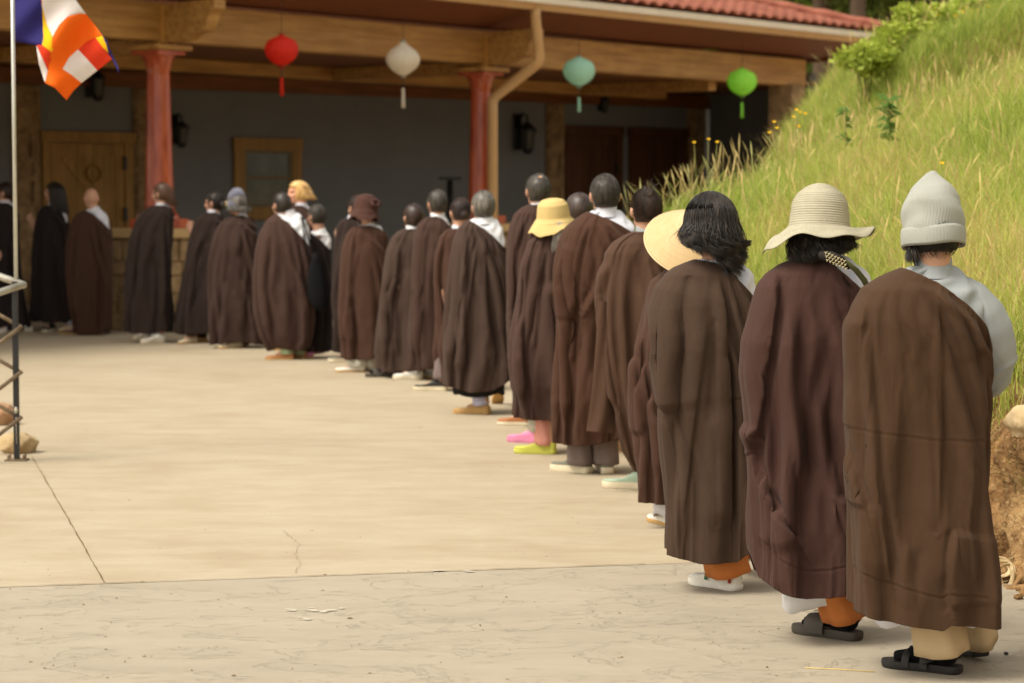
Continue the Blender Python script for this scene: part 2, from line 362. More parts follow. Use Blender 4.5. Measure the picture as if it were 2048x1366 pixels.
blades(n_, X, Y, Z-.02, RN.uniform(.28, .55, n_), .0042, .7, gcol(n_, X, Y, .9), 'dry_grass', M_grass, 8, head=True); tag(bpy.data.objects['dry_grass'], 'tall straw coloured seed stalks standing among the green grass', 'grass', kind='stuff')
# crest of the slope: denser pale stalks seen against the dark porch
n_ = 520; Y = RN.uniform(15.6, 18.2, n_); X = np.interp(RN.uniform(0, 1, n_)**1.2, [0, 1], [.85, 3.4]); Z = hill(X, Y)
o = blades(n_, X, Y, Z-.02, RN.uniform(.24, .58, n_), .0052, .5, gcol(n_, X, Y, 1.0)*.85, 'seed_stalks', M_grass, 8, head=True); tag(o, 'pale seed stalks along the crest of the hillside in front of the dark porch', 'grass', kind='stuff')
# fringe of dry roots and grass hanging over the bank
n_ = 2600; Y = RN.uniform(8.9, 12, n_); X = foot(Y)+RN.uniform(.16, .42, n_); Z = hill(X, Y)
blades(n_, X, Y, Z+.03, RN.uniform(.05, .2, n_), .004, 1.5, gcol(n_, X, Y, .25), 'bank_grass', M_grass); tag(bpy.data.objects['bank_grass'], 'short tufts of grass along the lip of the earth bank', 'grass', kind='stuff')

# ---- leafy weeds, shrubs and yellow flowers on the hill
M_leaf = mat('weed_leaf', lin(128, 158, 84), .6, var=[(6, .6, (1, 1, 1), lin(104, 138, 66))], trans=.4)
M_leafy = mat('shrub_leaf', lin(172, 184, 72), .6, var=[(5, .7, (1, 1, 1), lin(134, 152, 56))], trans=.4)
M_fl = mat('yellow_petal', lin(240, 196, 24), .6, trans=.3); M_stem = mat('plant_stem', lin(120, 120, 60), .8)
def leafcloud(mb, c, rad, n, ls, up=.3):
    for i in range(n):
        d = Vector((rnd.gauss(0, 1), rnd.gauss(0, 1), rnd.gauss(0, 1))).normalized()*rnd.random()**.45
        p = Vector(c)+Vector((d.x*rad[0], d.y*rad[1], d.z*rad[2]))
        a = Vector((rnd.gauss(0, 1), rnd.gauss(0, 1), rnd.gauss(up, .7))).normalized(); b_ = a.orthogonal().normalized()
        b_ = Matrix.Rotation(rnd.random()*6.28, 3, a) @ b_
        l = ls*rnd.uniform(.6, 1.3); w = l*.28; nrm = a.cross(b_)
        mb.add([p, p+a*l*.5+b_*w+nrm*.1*l, p+a*l, p+a*l*.5-b_*w+nrm*.1*l], [(0, 1, 2, 3)])
def weed(px, py, Y, n, ls, label, h=.25):
    p = at(px, py, Y); z = float(hill(np.array([p.x]), np.array([p.y]))[0])
    e = empty('weed_plant', (p.x, p.y, z)); tag(e, label, 'plant', 'leafy weeds on the grass slope')
    top = max(.2, p.z-z); mb = MB()
    for i in range(n):
        a = rnd.random()*6.28; zz = top*rnd.uniform(.35, 1.0); rr = ls*rnd.uniform(.7, 1.3)
        q = Vector((0, 0, zz)); d = Vector((math.cos(a), math.sin(a), rnd.uniform(.1, .9))).normalized(); s_ = d.cross(Vector((0, 0, 1))).normalized()
        nrm = s_.cross(d)
        mb.add([q, q+d*rr*.45+s_*rr*.17+nrm*.02, q+d*rr-nrm*.03, q+d*rr*.45-s_*rr*.17+nrm*.02, q+d*rr*.5+nrm*-.01], [(0, 1, 4), (1, 2, 4), (2, 3, 4), (3, 0, 4)])
    mb.build('foliage', M_leaf, e)
    mb = MB(); mb.tube([(0, 0, -.03), (0.01, 0, top*.5), (0, 0, top)], [.008, .006, .003], 6); mb.build('stem', M_stem, e)
for i, (px, py, Y, n, ls, lb) in enumerate([(1778, 200, 15.2, 40, .09, 'broad-leaved dark green weed on the upper slope above the sun hat'), (1690, 215, 15.8, 16, .06, 'small green weed with rounded leaves left of the large broad-leaved one')]):
    weed(px, py, Y, n, ls, lb)
def shrub(px, py, Y, rad, n, label):
    p = at(px, py, Y); z = float(hill(np.array([p.x]), np.array([p.y]))[0])
    e = empty('shrub', (p.x, p.y, z)); tag(e, label, 'shrub', 'shrubs on the hill crest')
    mb = MB(); leafcloud(mb, (0, 0, max(.15, p.z-z)), rad, n, .07)
    for k in range(4):
        leafcloud(mb, (rnd.uniform(-1, 1)*rad[0], rnd.uniform(-1, 1)*rad[1], max(.15, p.z-z)+rnd.uniform(-.3, .6)*rad[2]), [r_*.55 for r_ in rad], n//5, .06)
    mb.build('foliage', M_leafy, e)
    mb = MB()
    for k in range(7): mb.tube([(0, 0, -.05), (rnd.uniform(-1, 1)*rad[0]*.6, rnd.uniform(-1, 1)*rad[1]*.6, max(.15, p.z-z)+rad[2]*.4)], [.012, .004], 5)
    mb.build('stem', M_stem, e)
for a in [(1735, 120, 20.0, (.18, .25, .16), 700, 'yellow-green shrub at the left tip of the upper hill under the roof corner'), (1800, 78, 20.4, (.24, .25, .14), 700, 'low bright green shrub just right of the roof corner'),
          (1870, 40, 20.8, (.26, .3, .14), 700, 'rounded green shrub on the crest, second from the roof corner'), (1960, 22, 21.2, (.3, .3, .16), 700, 'green shrub on the crest holding yellow flowers'),
          (2040, 10, 21.4, (.3, .3, .18), 700, 'shrub in the top right corner of the photo')]:
    shrub(*a)
def flower(px, py, Y, n, label, r=.015):
    p = at(px, py, Y); z = float(hill(np.array([p.x]), np.array([p.y]))[0]); e = empty('yellow_flower', (p.x, p.y, z)); tag(e, label, 'flower', 'yellow flowers in the grass')
    ms = MB(); top = max(.15, p.z-z)
    for i in range(n):
        mb = MB()
        q = Vector((rnd.gauss(0, .028*n**.5), rnd.gauss(0, .02), top+rnd.gauss(0, .014*n**.5)))
        ms.tube([(q.x*.3, q.y*.3, -.02), (q.x*.8, q.y, q.z*.6), q], [.0035, .003, .002], 5)
        for k in range(9):
            a = 2*PI*k/9; d = Vector((math.cos(a), math.sin(a)*.7-.35, math.sin(a)*.6+.25)).normalized(); s_ = d.orthogonal().normalized()*r*.3
            mb.add([q, q+d*r*.6+s_, q+d*r, q+d*r*.6-s_], [(0, 1, 2, 3)])
        mb.build('petals', M_fl, e)
    ms.build('stem', M_stem, e)
for a in [(1880, 332, 13.2, 1, 'single yellow flower in the grass just above the grey beanie'), (1577, 242, 16.6, 5, 'cluster of yellow flowers on the crest in front of the porch'), (1563, 253, 16.5, 2, 'pair of small yellow flowers left of the crest cluster'), (1410, 283, 17.0, 3, 'yellow flowers low on the crest beside the dark doors'), (1727, 98, 20.0, 3, 'yellow flowers on the shrub under the roof corner'), (1602, 225, 16.8, 2, 'small yellow bloom right of the crest cluster'),
          (1905, 25, 20.6, 6, 'yellow flower spray on the crest near the top edge'), (1925, 36, 20.5, 7, 'dense yellow flower spray on the crest right of another spray'), (1958, 40, 20.4, 4, 'rightmost yellow flower spray on the crest')]:
    flower(*a)

# boulder in the bank, loose rocks by the rail
def rock(name, c, rad, label, group=None, seed=0, m=None):
    bm = bmesh.new(); bmesh.ops.create_icosphere(bm, subdivisions=4, radius=1); r2 = random.Random(seed); o3 = [Vector((r2.gauss(0, 1), r2.gauss(0, 1), r2.gauss(0, 1))).normalized() for _ in range(14)]
    for v in bm.verts:
        d = 1.0; nrm = v.co.normalized()
        for o_ in o3: d = min(d, .80/max(.35, nrm.dot(o_)) if nrm.dot(o_) > .6 else d)
        v.co = nrm*d*(1+.05*math.sin(9*nrm.x+seed)*math.cos(7*nrm.z))
        v.co = Vector((v.co.x*rad[0], v.co.y*rad[1], v.co.z*rad[2]))
    bm.verts.ensure_lookup_table()
    o = mesh(name, [v.co[:] for v in bm.verts], [[v.index for v in f.verts] for f in bm.faces], m or M_rock, loc=c, sharp=40); bm.free()
    return tag(o, label, 'rock', group)
p = at(2052, 848, 9.62); rock('boulder', (p.x+.1, p.y+.02, p.z), (.19, .16, .10), 'pale sandstone boulder half buried in the top of the earth bank', seed=3)
p = gnd(24, 912); rock('rock', (p.x, p.y+.2, .05), (.125, .11, .085), 'rounded tan rock behind the foot of the railing post', 'rocks by the railing', 5)
p = gnd(-5, 860); rock('rock', (p.x-.06, p.y+.4, .06), (.12, .12, .10), 'reddish rock at the left edge of the photo behind the tan one', 'rocks by the railing', 8, mat('red_rock', lin(160, 124, 92), .9, bump=[(8, .7, .02, (1, 1, 1), 6)]))
p = gnd(-60, 905); rock('rock', (p.x-.1, p.y+.3, .07), (.2, .17, .12), 'wide tan rock just outside the left edge', 'rocks by the railing', 11)
for i in range(26):
    Y = rnd.uniform(8.9, 10.4); X_ = float(foot(np.array([Y]))[0])-rnd.uniform(-.12, .16); s_ = rnd.uniform(.008, .03)
    if i < 9: s_ *= 1.4
    rock('clod', (X_, Y, s_*.4), (s_, s_*.9, s_*.6), 'small clod of earth fallen at the foot of the bank', 'clods at the foot of the bank', 20+i, M_soil)
p = gnd(2012, 1310); rock('pebble', (p.x, p.y, .006), (.010, .010, .006), 'tiny dark pebble on the slab right of the nearest sandal', seed=90, m=M_black)
p = gnd(1660, 1342); mb = MB(); mb.tube([gnd(1610, 1337)+Vector((0, 0, .003)), gnd(1680, 1341)+Vector((0, 0, .004)), gnd(1750, 1345)+Vector((0, 0, .003))], .0016, 6); o = mb.build('straw', mat('straw', lin(206, 178, 104), .7)); tag(o, 'thin dry straw lying on the slab by the nearest sandals', 'straw')
# webbing strap heap
M_strap = mat('cream_webbing', lin(214, 194, 152), .85, bump=[(200, .4, .002, (1, 1, 1), 2)], var=[(20, .5, (1, 1, 1), lin(170, 146, 104))])
mb = MB(); c0 = gnd(2000, 1165)
for k in range(5):
    pts = []; ox, oy = rnd.uniform(-.02, .02), rnd.uniform(-.02, .02); th = rnd.uniform(0, 3); tl = rnd.uniform(.6, 1.3)
    for j in range(25):
        a = 2*PI*j/24*1.0+th
        q = Vector((.048*math.cos(a), .035*math.sin(a)*math.cos(tl), .040*math.sin(a)*math.sin(tl)+.045)); pts.append(c0+Vector((ox, oy, .004*k))+q)
    mb.tube(pts, .0075, 8, sx=.35)
pts = [c0+Vector((.02+.035*math.cos(a)*(1 if a < 3.2 else .7), -.03, .045+.045*math.sin(a)-.012)) for a in np.linspace(1.2, 7, 22)]
mb.tube(pts, .009, 8, sx=.3)
o = mb.build('webbing_strap', M_strap); tag(o, 'loose coil of cream webbing strap at the foot of the earth bank', 'strap')
mb = MB(); mb.tube([c0+Vector((.03, .02, .085)), c0+Vector((.12, .10, .11)), c0+Vector((.3, .25, .15))], .004, 6); o = mb.build('root', M_rock); tag(o, 'thin pale root sticking out of the bank above the strap', 'root')

# ------------------------------------------------------------------ building
BO = Vector((-4.12, 28.3, 0)); ud = Vector((.605, .796, 0)).normalized(); vd = Vector((-ud.y, ud.x, 0)); BA = math.atan2(ud.y, ud.x)
bld = empty('porch_building', BO); tag(bld, 'low building with red tiled roof and deep timber porch on red columns', 'building')
def bw(u, v, z): return BO+ud*u+vd*v+Vector((0, 0, z))
def u_at(px, v):
    k = (px-1024)/FPX; o = BO+vd*v; return (k*o.y-o.x)/(ud.x-k*ud.y)
def bpart(mb, name, m, parent=bld, u=0, v=0, z=0, **kw):
    loc = bw(u, v, z)-BO
    if parent is not bld: loc = Vector((u, v, z))
    return mb.build(name, m, parent, loc, BA if parent is bld else 0, **kw)
U0, U1 = -14, 15.6
mb = MB(); mb.box(U0, 14.6, -.14, .14, 3.36, 3.80, bev=.012); bpart(mb, 'beam', M_wood, smooth=False)
mb = MB(); mb.box(U0, 14.6, 2.6, 2.85, 3.22, 3.395, bev=.01); bpart(mb, 'inner_beam', M_wood, smooth=False)
for q in range(4):
    mb = MB(); u_ = [0, 6.1, 12.2, -6.1][q]; mb.box(u_-.11, u_+.11, .15, 2.6, 3.22, 3.39, bev=.008); bpart(mb, 'cross_beam', M_wood, smooth=False)
mb = MB(); mb.add([(U0, -.13, 3.40), (15, -.13, 3.40), (17.6, 3.8, 3.40), (U0, 10, 3.40), (U0, -.13, 3.44), (15, -.13, 3.44), (17.6, 3.8, 3.44), (U0, 10, 3.44)], [(3, 2, 1, 0), (4, 5, 6, 7), (0, 1, 5, 4), (1, 2, 6, 5), (2, 3, 7, 6), (3, 0, 4, 7)])
bpart(mb, 'porch_ceiling', M_ceil, smooth=False)
mb = MB()
mb.add([(U0, -1.0, 4.06), (U1-.1, -1.0, 4.06), (U1-.1, -.02, 3.84), (U0, -.02, 3.84), (U0, -1.0, 4.09), (U1-.1, -1.0, 4.09), (U1-.1, -.02, 3.87), (U0, -.02, 3.87)], [(0, 1, 2, 3)[::-1], (4, 5, 6, 7), (0, 4, 5, 1)[::-1], (2, 6, 7, 3)])
bpart(mb, 'soffit', M_soffit, smooth=False)
mb = MB(); mb.box(U1-.35, U1-.1, -.96, 12, 3.80, 4.06); bpart(mb, 'end_fascia', M_soffit, smooth=False)
# right end post of the porch
mb = MB(); mb.box(14.0, 14.45, -.22, .22, 0, 3.36, bev=.01); bpart(mb, 'corner_post', M_stone, smooth=False)
e0 = Vector((4.95, 40.3, 0)); e1 = Vector((3.6, 44.25, 0)); q_ = Vector((.1, .03, 0)); mb = MB(); V8 = [p_+Vector((0, 0, z_))-BO for z_ in (0, 3.6) for p_ in (e0, e0+q_, e1+q_, e1)]; mb.add(V8, [(0, 1, 2, 3), (4, 5, 6, 7), (0, 1, 5, 4), (1, 2, 6, 5), (2, 3, 7, 6), (3, 0, 4, 7)]); mb.build('end_wall', M_wall, bld, smooth=False)
# gutter with an ogee front
gp = [(-1.0, 4.20), (-1.0, 4.045), (-1.09, 4.035), (-1.11, 4.07), (-1.125, 4.11), (-1.155, 4.14), (-1.16, 4.185), (-1.145, 4.20), (-1.135, 4.19), (-1.13, 4.15), (-1.03, 4.06)]
mb = MB(); gu = [U0, U1]
for u_ in gu: mb.V += [(u_, y, z) for y, z in gp]
k = len(gp); mb.F += [(i, i+k, (i+1) % k+k, (i+1) % k) for i in range(k)]+[tuple(range(k)), tuple(range(k, 2*k))[::-1]]; mb.M += [0]*(k+2)
bpart(mb, 'gutter', M_gutter, sharp=50)
mb = MB(); mb.box(U0, U1, -1.168, -1.150, 4.125, 4.215); bpart(mb, 'drip_edge', M_cream, smooth=False)
# tiled roof: rolls along u, courses along v
PIT = .26; uu = np.arange(U0, U1+1.2, .03); vv = []
for c_ in np.arange(-1.2, 7.2, .36): vv += [c_, c_+.34, c_+.355]
vv = np.array(vv); UU, VV = np.meshgrid(uu, vv)
hip = U1-(VV+1.2)+.0; UC = np.minimum(UU, hip+.0)
roll = np.abs(np.sin(UC/.30*PI))**.8*.065
frac = ((VV+1.2) % .36)/.36; course = -.035*np.clip(frac, 0, 1)
ZR = 4.225+PIT*(VV+1.2)+roll-course*-1.0+.03
ix = np.arange(UU.size).reshape(UU.shape); F = np.stack([ix[:-1, :-1], ix[:-1, 1:], ix[1:, 1:], ix[1:, :-1]], -1).reshape(-1, 4)
ok = (UU[:-1, :-1] < hip[:-1, :-1]+.0).reshape(-1)
rf = mesh('roof', np.stack([UC, VV, ZR], -1).reshape(-1, 3), F[ok], M_tile, bld, (0, 0, 0), BA)
md = rf.modifiers.new('thick', 'SOLIDIFY'); md.thickness = .02
mb = MB(); mb.add([(U1, -1.2, 4.2), (U1, 16, 4.2), (U1-8.4, 7.2, 4.2+PIT*8.4), (U1, -1.2, 4.1), (U1, 16, 4.1), (U1-8.4, 7.2, 4.1+PIT*8.4)], [(0, 1, 2), (5, 4, 3), (0, 3, 4, 1), (1, 4, 5, 2), (0, 2, 5, 3)]); bpart(mb, 'hip_roof', M_tile, smooth=False)
mb = MB(); hp = [(U1-t, -1.2+t, 4.26+PIT*t+.05) for t in np.arange(0, 8.4, .12)]; mb.tube(hp, [.075+.02*((i % 4)/3) for i in range(len(hp))], 10); bpart(mb, 'hip_ridge', M_tile)
mb = MB(); mb.add([(U0, 7.2, 6.38), (U1-8.4, 7.2, 6.38), (U1, 16, 4.2), (U0, 16, 4.2)], [(0, 1, 2, 3)]); bpart(mb, 'rear_roof', M_tile, smooth=False)

def column(u_, label):
    c = empty('column'); c.parent = bld; c.location = bw(u_, 0, 0)-BO; c.rotation_euler = (0, 0, BA); c['label'] = label
    mb = MB(); H0, H1 = 1.33, 3.17
    mb.lathe([(.001, 1.30), (.235, 1.30), (.235, 1.33), (.205, 1.36), (.175, 1.42)]+[(.170-.035*((z-1.42)/1.55), z) for z in np.linspace(1.45, 2.97, 12)]+[(.135, 3.0), (.145, 3.05), (.16, 3.12), (.195, 3.18), (.205, 3.20), (.001, 3.20)], 40)
    mb.build('shaft', M_redcol, c, smooth=True, sharp=60)
    mb = MB(); mb.box(-.25, .25, -.25, .25, 1.19, 1.30, bev=.008); mb.build('base_block', M_redcol, c, smooth=False)
    mb = MB(); mb.box(-.225, .225, -.225, .225, 3.20, 3.25, bev=.006); mb.build('capital', M_redcol, c, smooth=False)
    mb = MB(); mb.box(-.285, .285, -.285, .285, 3.252, 3.31, bev=.006); mb.build('cap_plate', M_wood, c, smooth=False)
    mb = MB(); mb.box(-.12, .12, -.19, .19, 3.312, 3.78, bev=.01); mb.build('post_block', M_woodz, c, smooth=False)
    # carved outrigger bracket towards the eave
    pr = [(-.19, 3.78), (-1.0, 3.80), (-1.0, 3.70), (-.92, 3.66), (-.90, 3.60), (-.86, 3.50), (-.80, 3.44), (-.66, 3.43), (-.55, 3.36), (-.19, 3.34)]
    mb = MB(); k = len(pr)
    for x_ in (-.09, .09): mb.V += [(x_, y, z) for y, z in pr]
    mb.F += [(i, (i+1) % k, (i+1) % k+k, i+k) for i in range(k)]+[tuple(range(k))[::-1], tuple(range(k, 2*k))]; mb.M += [0]*(k+2)
    mb.build('bracket', M_wood, c, smooth=False)
    mb = MB(); mb.box(-.46, .46, -.46, .46, 1.08, 1.19, bev=.012); mb.build('pier_cap', mat('limestone_cap', lin(186, 156, 108), .85, bump=[(20, .5, .01, (1, 1, 1), 5)]), c, smooth=False)
    # stone pier of laid blocks
    mb = MB(); z = 0; rr = random.Random(int(u_*10)+40)
    while z < 1.07:
        h = min(rr.uniform(.14, .26), 1.08-z)
        for (sx, sy) in ((0, -1), (1, 0), (0, 1), (-1, 0)):
            x = -.42
            while x < .41:
                w = min(rr.uniform(.18, .42), .42-x); dp = rr.uniform(.0, .03)
                if w < .1: w = .42-x
                if sx == 0: mb.box(x+.006, x+w-.006, (-.41-dp) if sy < 0 else .34, (-.34) if sy < 0 else .41+dp, z+.006, z+h-.006, bev=.012)
                else: mb.box((.34) if sx > 0 else -.41-dp, (.41+dp) if sx > 0 else -.34, x+.03+.006, x+w-.03, z+.006, z+h-.006, bev=.01)
                x += w
        z += h
    mb.box(-.39, .39, -.39, .39, 0, 1.08)
    mb.build('stone_pier', M_stone, c, smooth=False)
column(0, 'red varnished column on a stone pier, left of the window'); column(6.1, 'red column with the tan downspout running beside it')
column(-6.1, 'column outside the left edge of the photo')
# downspout
v1 = -1.08; pts = []
ut = u_at(1070, v1); ub = u_at(1079, v1)
uc = u_at(985, -.28)
P = [bw(ut, v1, 4.06), bw(ut, v1, 3.95), bw((ut+ub)/2+.02, v1, 3.55), bw(ub, v1, 3.40), bw(ub-.03, v1+.02, 3.33), bw(uc+.06, -.30, 2.93), bw(uc, -.28, 2.85), bw(uc, -.28, 2.6), bw(uc, -.28, 1.5), bw(uc, -.28, .1)]
mb = MB(); mb.tube([p-BO for p in P], .075, 12, sx=.9); mb.build('downspout', M_gutter, bld)

# rear wall
WO = Vector((-5.0, 36.4, 0)); wdr = Vector((1.08, 1, 0)).normalized(); WA = math.atan2(wdr.y, wdr.x); wnv = Vector((-wdr.y, wdr.x, 0))  # wnv points inwards
def s_at(px):
    k = (px-1024)/FPX; return (k*WO.y-WO.x)/(wdr.x-k*wdr.y)
def wz(px, py):
    s = s_at(px); Y = WO.y+wdr.y*s; return at(px, py, Y).z
def wpart(mb, name, m, s=0, parent=None, label=None, **kw):
    if parent is None: o = mb.build(name, m, bld, WO+wdr*s-BO, WA, **kw)
    else: o = mb.build(name, m, parent, **kw)
    if label: o['label'] = label
    return o
mb = MB(); mb.box(-9, 14, 0, .3, 0, 3.395); wpart(mb, 'wall', M_wall, smooth=False)
mb = MB(); mb.box(-9, 14, -.10, -.008, 3.16, 3.39, bev=.006); wpart(mb, 'wall_plate', M_ceil, smooth=False)
def stones(s0, s1, z1):
    mb = MB(); rr = random.Random(int(s0*100)+900); z = 0
    while z < z1-.02:
        h = min(rr.uniform(.16, .4), z1-z); x = s0
        while x < s1-.01:
            w = min(rr.uniform(.16, .4), s1-x)
            if s1-x-w < .1: w = s1-x
            st = len(mb.V); mb.box(x+.008, x+w-.008, -.06-rr.uniform(0, .05), -.005, z+.008, z+h-.008, bev=.028); x += w
        z += h
    mb.box(s0, s1, -.045, -.004, 0, z1)
    return wpart(mb, 'stone_veneer', M_stone, smooth=False)
stones(s_at(25), s_at(83)-.02, 3.15); stones(s_at(265)+.02, s_at(308), 3.15); stones(s_at(1090), s_at(1125), 3.15); stones(s_at(1372), s_at(1405), 3.15)
M_doorw = wood('golden_door_timber', (168, 128, 62), (128, 94, 40), 'z')
def door(s0, s1, z1, m, brace=True, label=None, fw=.16):
    c = empty('door'); c.parent = bld; c.location = WO+wdr*s0-BO; c.rotation_euler = (0, 0, WA); c['label'] = label
    w = s1-s0; mb = MB(); mb.box(0, fw, -.07, -.005, 0, z1-fw, bev=.006); mb.box(w-fw, w, -.07, -.005, 0, z1-fw, bev=.006); mb.box(-.03, w+.03, -.085, -.005, z1-fw, z1, bev=.006); mb.build('door_frame', m, c, smooth=False)
    mb = MB(); a, b_ = fw+.01, w-fw-.01; t = z1-fw-.01
    mb.box(a, a+.14, -.05, -.008, .01, t, bev=.004); mb.box(b_-.14, b_, -.05, -.008, .01, t, bev=.004); mb.box(a+.14, b_-.14, -.048, -.008, t-.18, t, bev=.004); mb.box(a+.14, b_-.14, -.048, -.008, .01, .22, bev=.004); mb.box(a+.14, b_-.14, -.048, -.008, 1.0, 1.14, bev=.004)
    x = a+.14
    nb = 5; bwid = (b_-a-.28)/nb
    for i in range(nb): mb.box(x+i*bwid+.003, x+(i+1)*bwid-.003, -.032, -.009, .22, t-.18)
    if brace:
        mb2 = []
        x0, x1_, za, zb = a+.14, b_-.14, 1.14, t-.18
        d = Vector((x1_-x0, 0, zb-za)).normalized(); q = Vector((-d.z, 0, d.x))*.055
        A_ = Vector((x1_-.02, 0, za+.02)); B_ = Vector((x0+.06, 0, zb-.02))
        d = (B_-A_).normalized(); q = Vector((-d.z, 0, d.x))*.05
        mb.add([A_+q+Vector((0, y, 0)) for y in (-.046, -.03)]+[A_-q+Vector((0, y, 0)) for y in (-.046, -.03)]+[B_-q+Vector((0, y, 0)) for y in (-.046, -.03)]+[B_+q+Vector((0, y, 0)) for y in (-.046, -.03)],
               [(0, 2, 4, 6), (0, 1, 3, 2), (2, 3, 5, 4), (4, 5, 7, 6), (6, 7, 1, 0)])
    mb.build('door_leaf', m, c, smooth=False)
    for z in (.45, 1.30, 2.05):
        mb = MB(); mb.box(w-fw-.035, w-fw+.02, -.10, -.072, z-.1, z+.1, bev=.006); mb.build('hinge', M_black, c, smooth=False)
    return c, w
c, w = door(s_at(83), s_at(265), 2.50, M_doorw, label='golden timber plank door behind the praying people at the left')
mb = MB(); mb.tube([(w*.56+.12*math.cos(a), -.055, 1.90+.12*math.sin(a)) for a in np.linspace(0, 2*PI, 30)], .018, 8, cap=False); mb.build('door_wreath', M_doorw, c)
door(s_at(1127), s_at(1240), 2.78, M_woodd, False, 'dark timber door in the shade left of another dark door'); door(s_at(1255), s_at(1370), 2.78, M_woodd, False, 'dark timber door nearest the hillside')
# window
s0, s1 = s_at(467), s_at(601); z0, z1 = 1.20, 2.46
c = empty('window'); c.parent = bld; c.location = WO+wdr*s0-BO; c.rotation_euler = (0, 0, WA)
w = s1-s0; fw = .19; mb = MB(); mb.box(0, fw, -.06, -.004, z0+fw, z1-fw, bev=.006); mb.box(w-fw, w, -.06, -.004, z0+fw, z1-fw, bev=.006); mb.box(-.02, w+.02, -.07, -.004, z1-fw, z1, bev=.006); mb.box(-.02, w+.02, -.075, -.004, z0, z0+fw, bev=.006)
mb.build('frame', M_doorw, c, smooth=False)
mb = MB(); M_sash = mat('putty_sash', lin(120, 106, 80), .6)
a, b_, zb, zt = fw, w-fw, z0+fw, z1-fw; zm = (zb+zt)/2+.02
for (x0, x1, za, zc) in ((a, a+.05, zb, zt), (b_-.05, b_, zb, zt), (a+.05, b_-.05, zt-.05, zt), (a+.05, b_-.05, zb, zb+.05), (a+.05, b_-.05, zm-.03, zm+.03)): mb.box(x0, x1, -.045, -.01, za, zc)
mb.build('sash', M_sash, c, smooth=False)
for (za, zc) in ((zb+.05, zm-.03), (zm+.03, zt-.05)):
    mb = MB(); mb.box(a+.05, b_-.05, -.025, -.015, za, zc); mb.build('pane', M_glass, c, smooth=False)
# wall lanterns
def wall_lamp(px, py, hpx, label):
    s = s_at(px); z = wz(px, py); e = empty('wall_lantern'); e.parent = bld; e.location = WO+wdr*s-wnv*.0+Vector((0, 0, z))-BO; e.rotation_euler = (0, 0, WA); e['label'] = label
    k = hpx
    mb = MB(); mb.box(-.07*k, .07*k, -.03, -.012, -.2*k, .25*k, bev=.01); mb.tube([(0, -.03, .1*k), (0, -.12*k, .26*k), (0, -.2*k, .22*k), (0, -.2*k, .12*k)], .014*k, 8); mb.build('bracket', M_black, e)
    mb = MB(); mb.lathe([(.001, .16*k), (.05*k, .12*k), (.12*k, .05*k), (.12*k, .03*k), (.001, .03*k)], 8, c=(0, -.2*k, 0)); mb.lathe([(.001, -.26*k), (.04*k, -.25*k), (.07*k, -.21*k), (.08*k, -.19*k), (.001, -.19*k)], 8, c=(0, -.2*k, 0))
    for j in range(4):
        a = PI/4+j*PI/2; mb.tube([(.095*k*math.cos(a), -.2*k+.095*k*math.sin(a), .03*k), (.07*k*math.cos(a), -.2*k+.07*k*math.sin(a), -.19*k)], .008*k, 5)
    mb.build('lantern_cage', M_black, e, smooth=False)
    mb = MB(); mb.lathe([(.08*k, .028*k), (.055*k, -.188*k)], 8, c=(0, -.2*k, 0)); mb.build('lantern_glass', mat('smoky_glass', (.06, .06, .05), .2), e)
wall_lamp(1033, 268, 1.35, 'black wall lantern right of the downspout'); wall_lamp(1197, 205, .75, 'small black wall lamp above the dark doors'); wall_lamp(182, 165, 1.1, 'black wall lantern behind the flag'); wall_lamp(350, 262, 1.0, 'black wall lantern half hidden by the left column')
# dark stand inside the porch
p = at(900, 420, 36.0); e = empty('metal_stand', (p.x, 36.0, 0)); tag(e, 'black T-topped metal stand on the porch behind the queue', 'stand')
mb = MB(); mb.tube([(0, 0, .02), (0, 0, 1.8)], .05, 12); mb.build('post', M_black, e); mb = MB(); mb.box(-.17, .17, -.08, .08, 1.8, 1.85, bev=.01); mb.build('top_plate', M_black, e, smooth=False)
mb = MB(); mb.lathe([(.001, .03), (.2, .025), (.2, .0), (.001, 0)], 20); mb.build('foot', M_black, e)

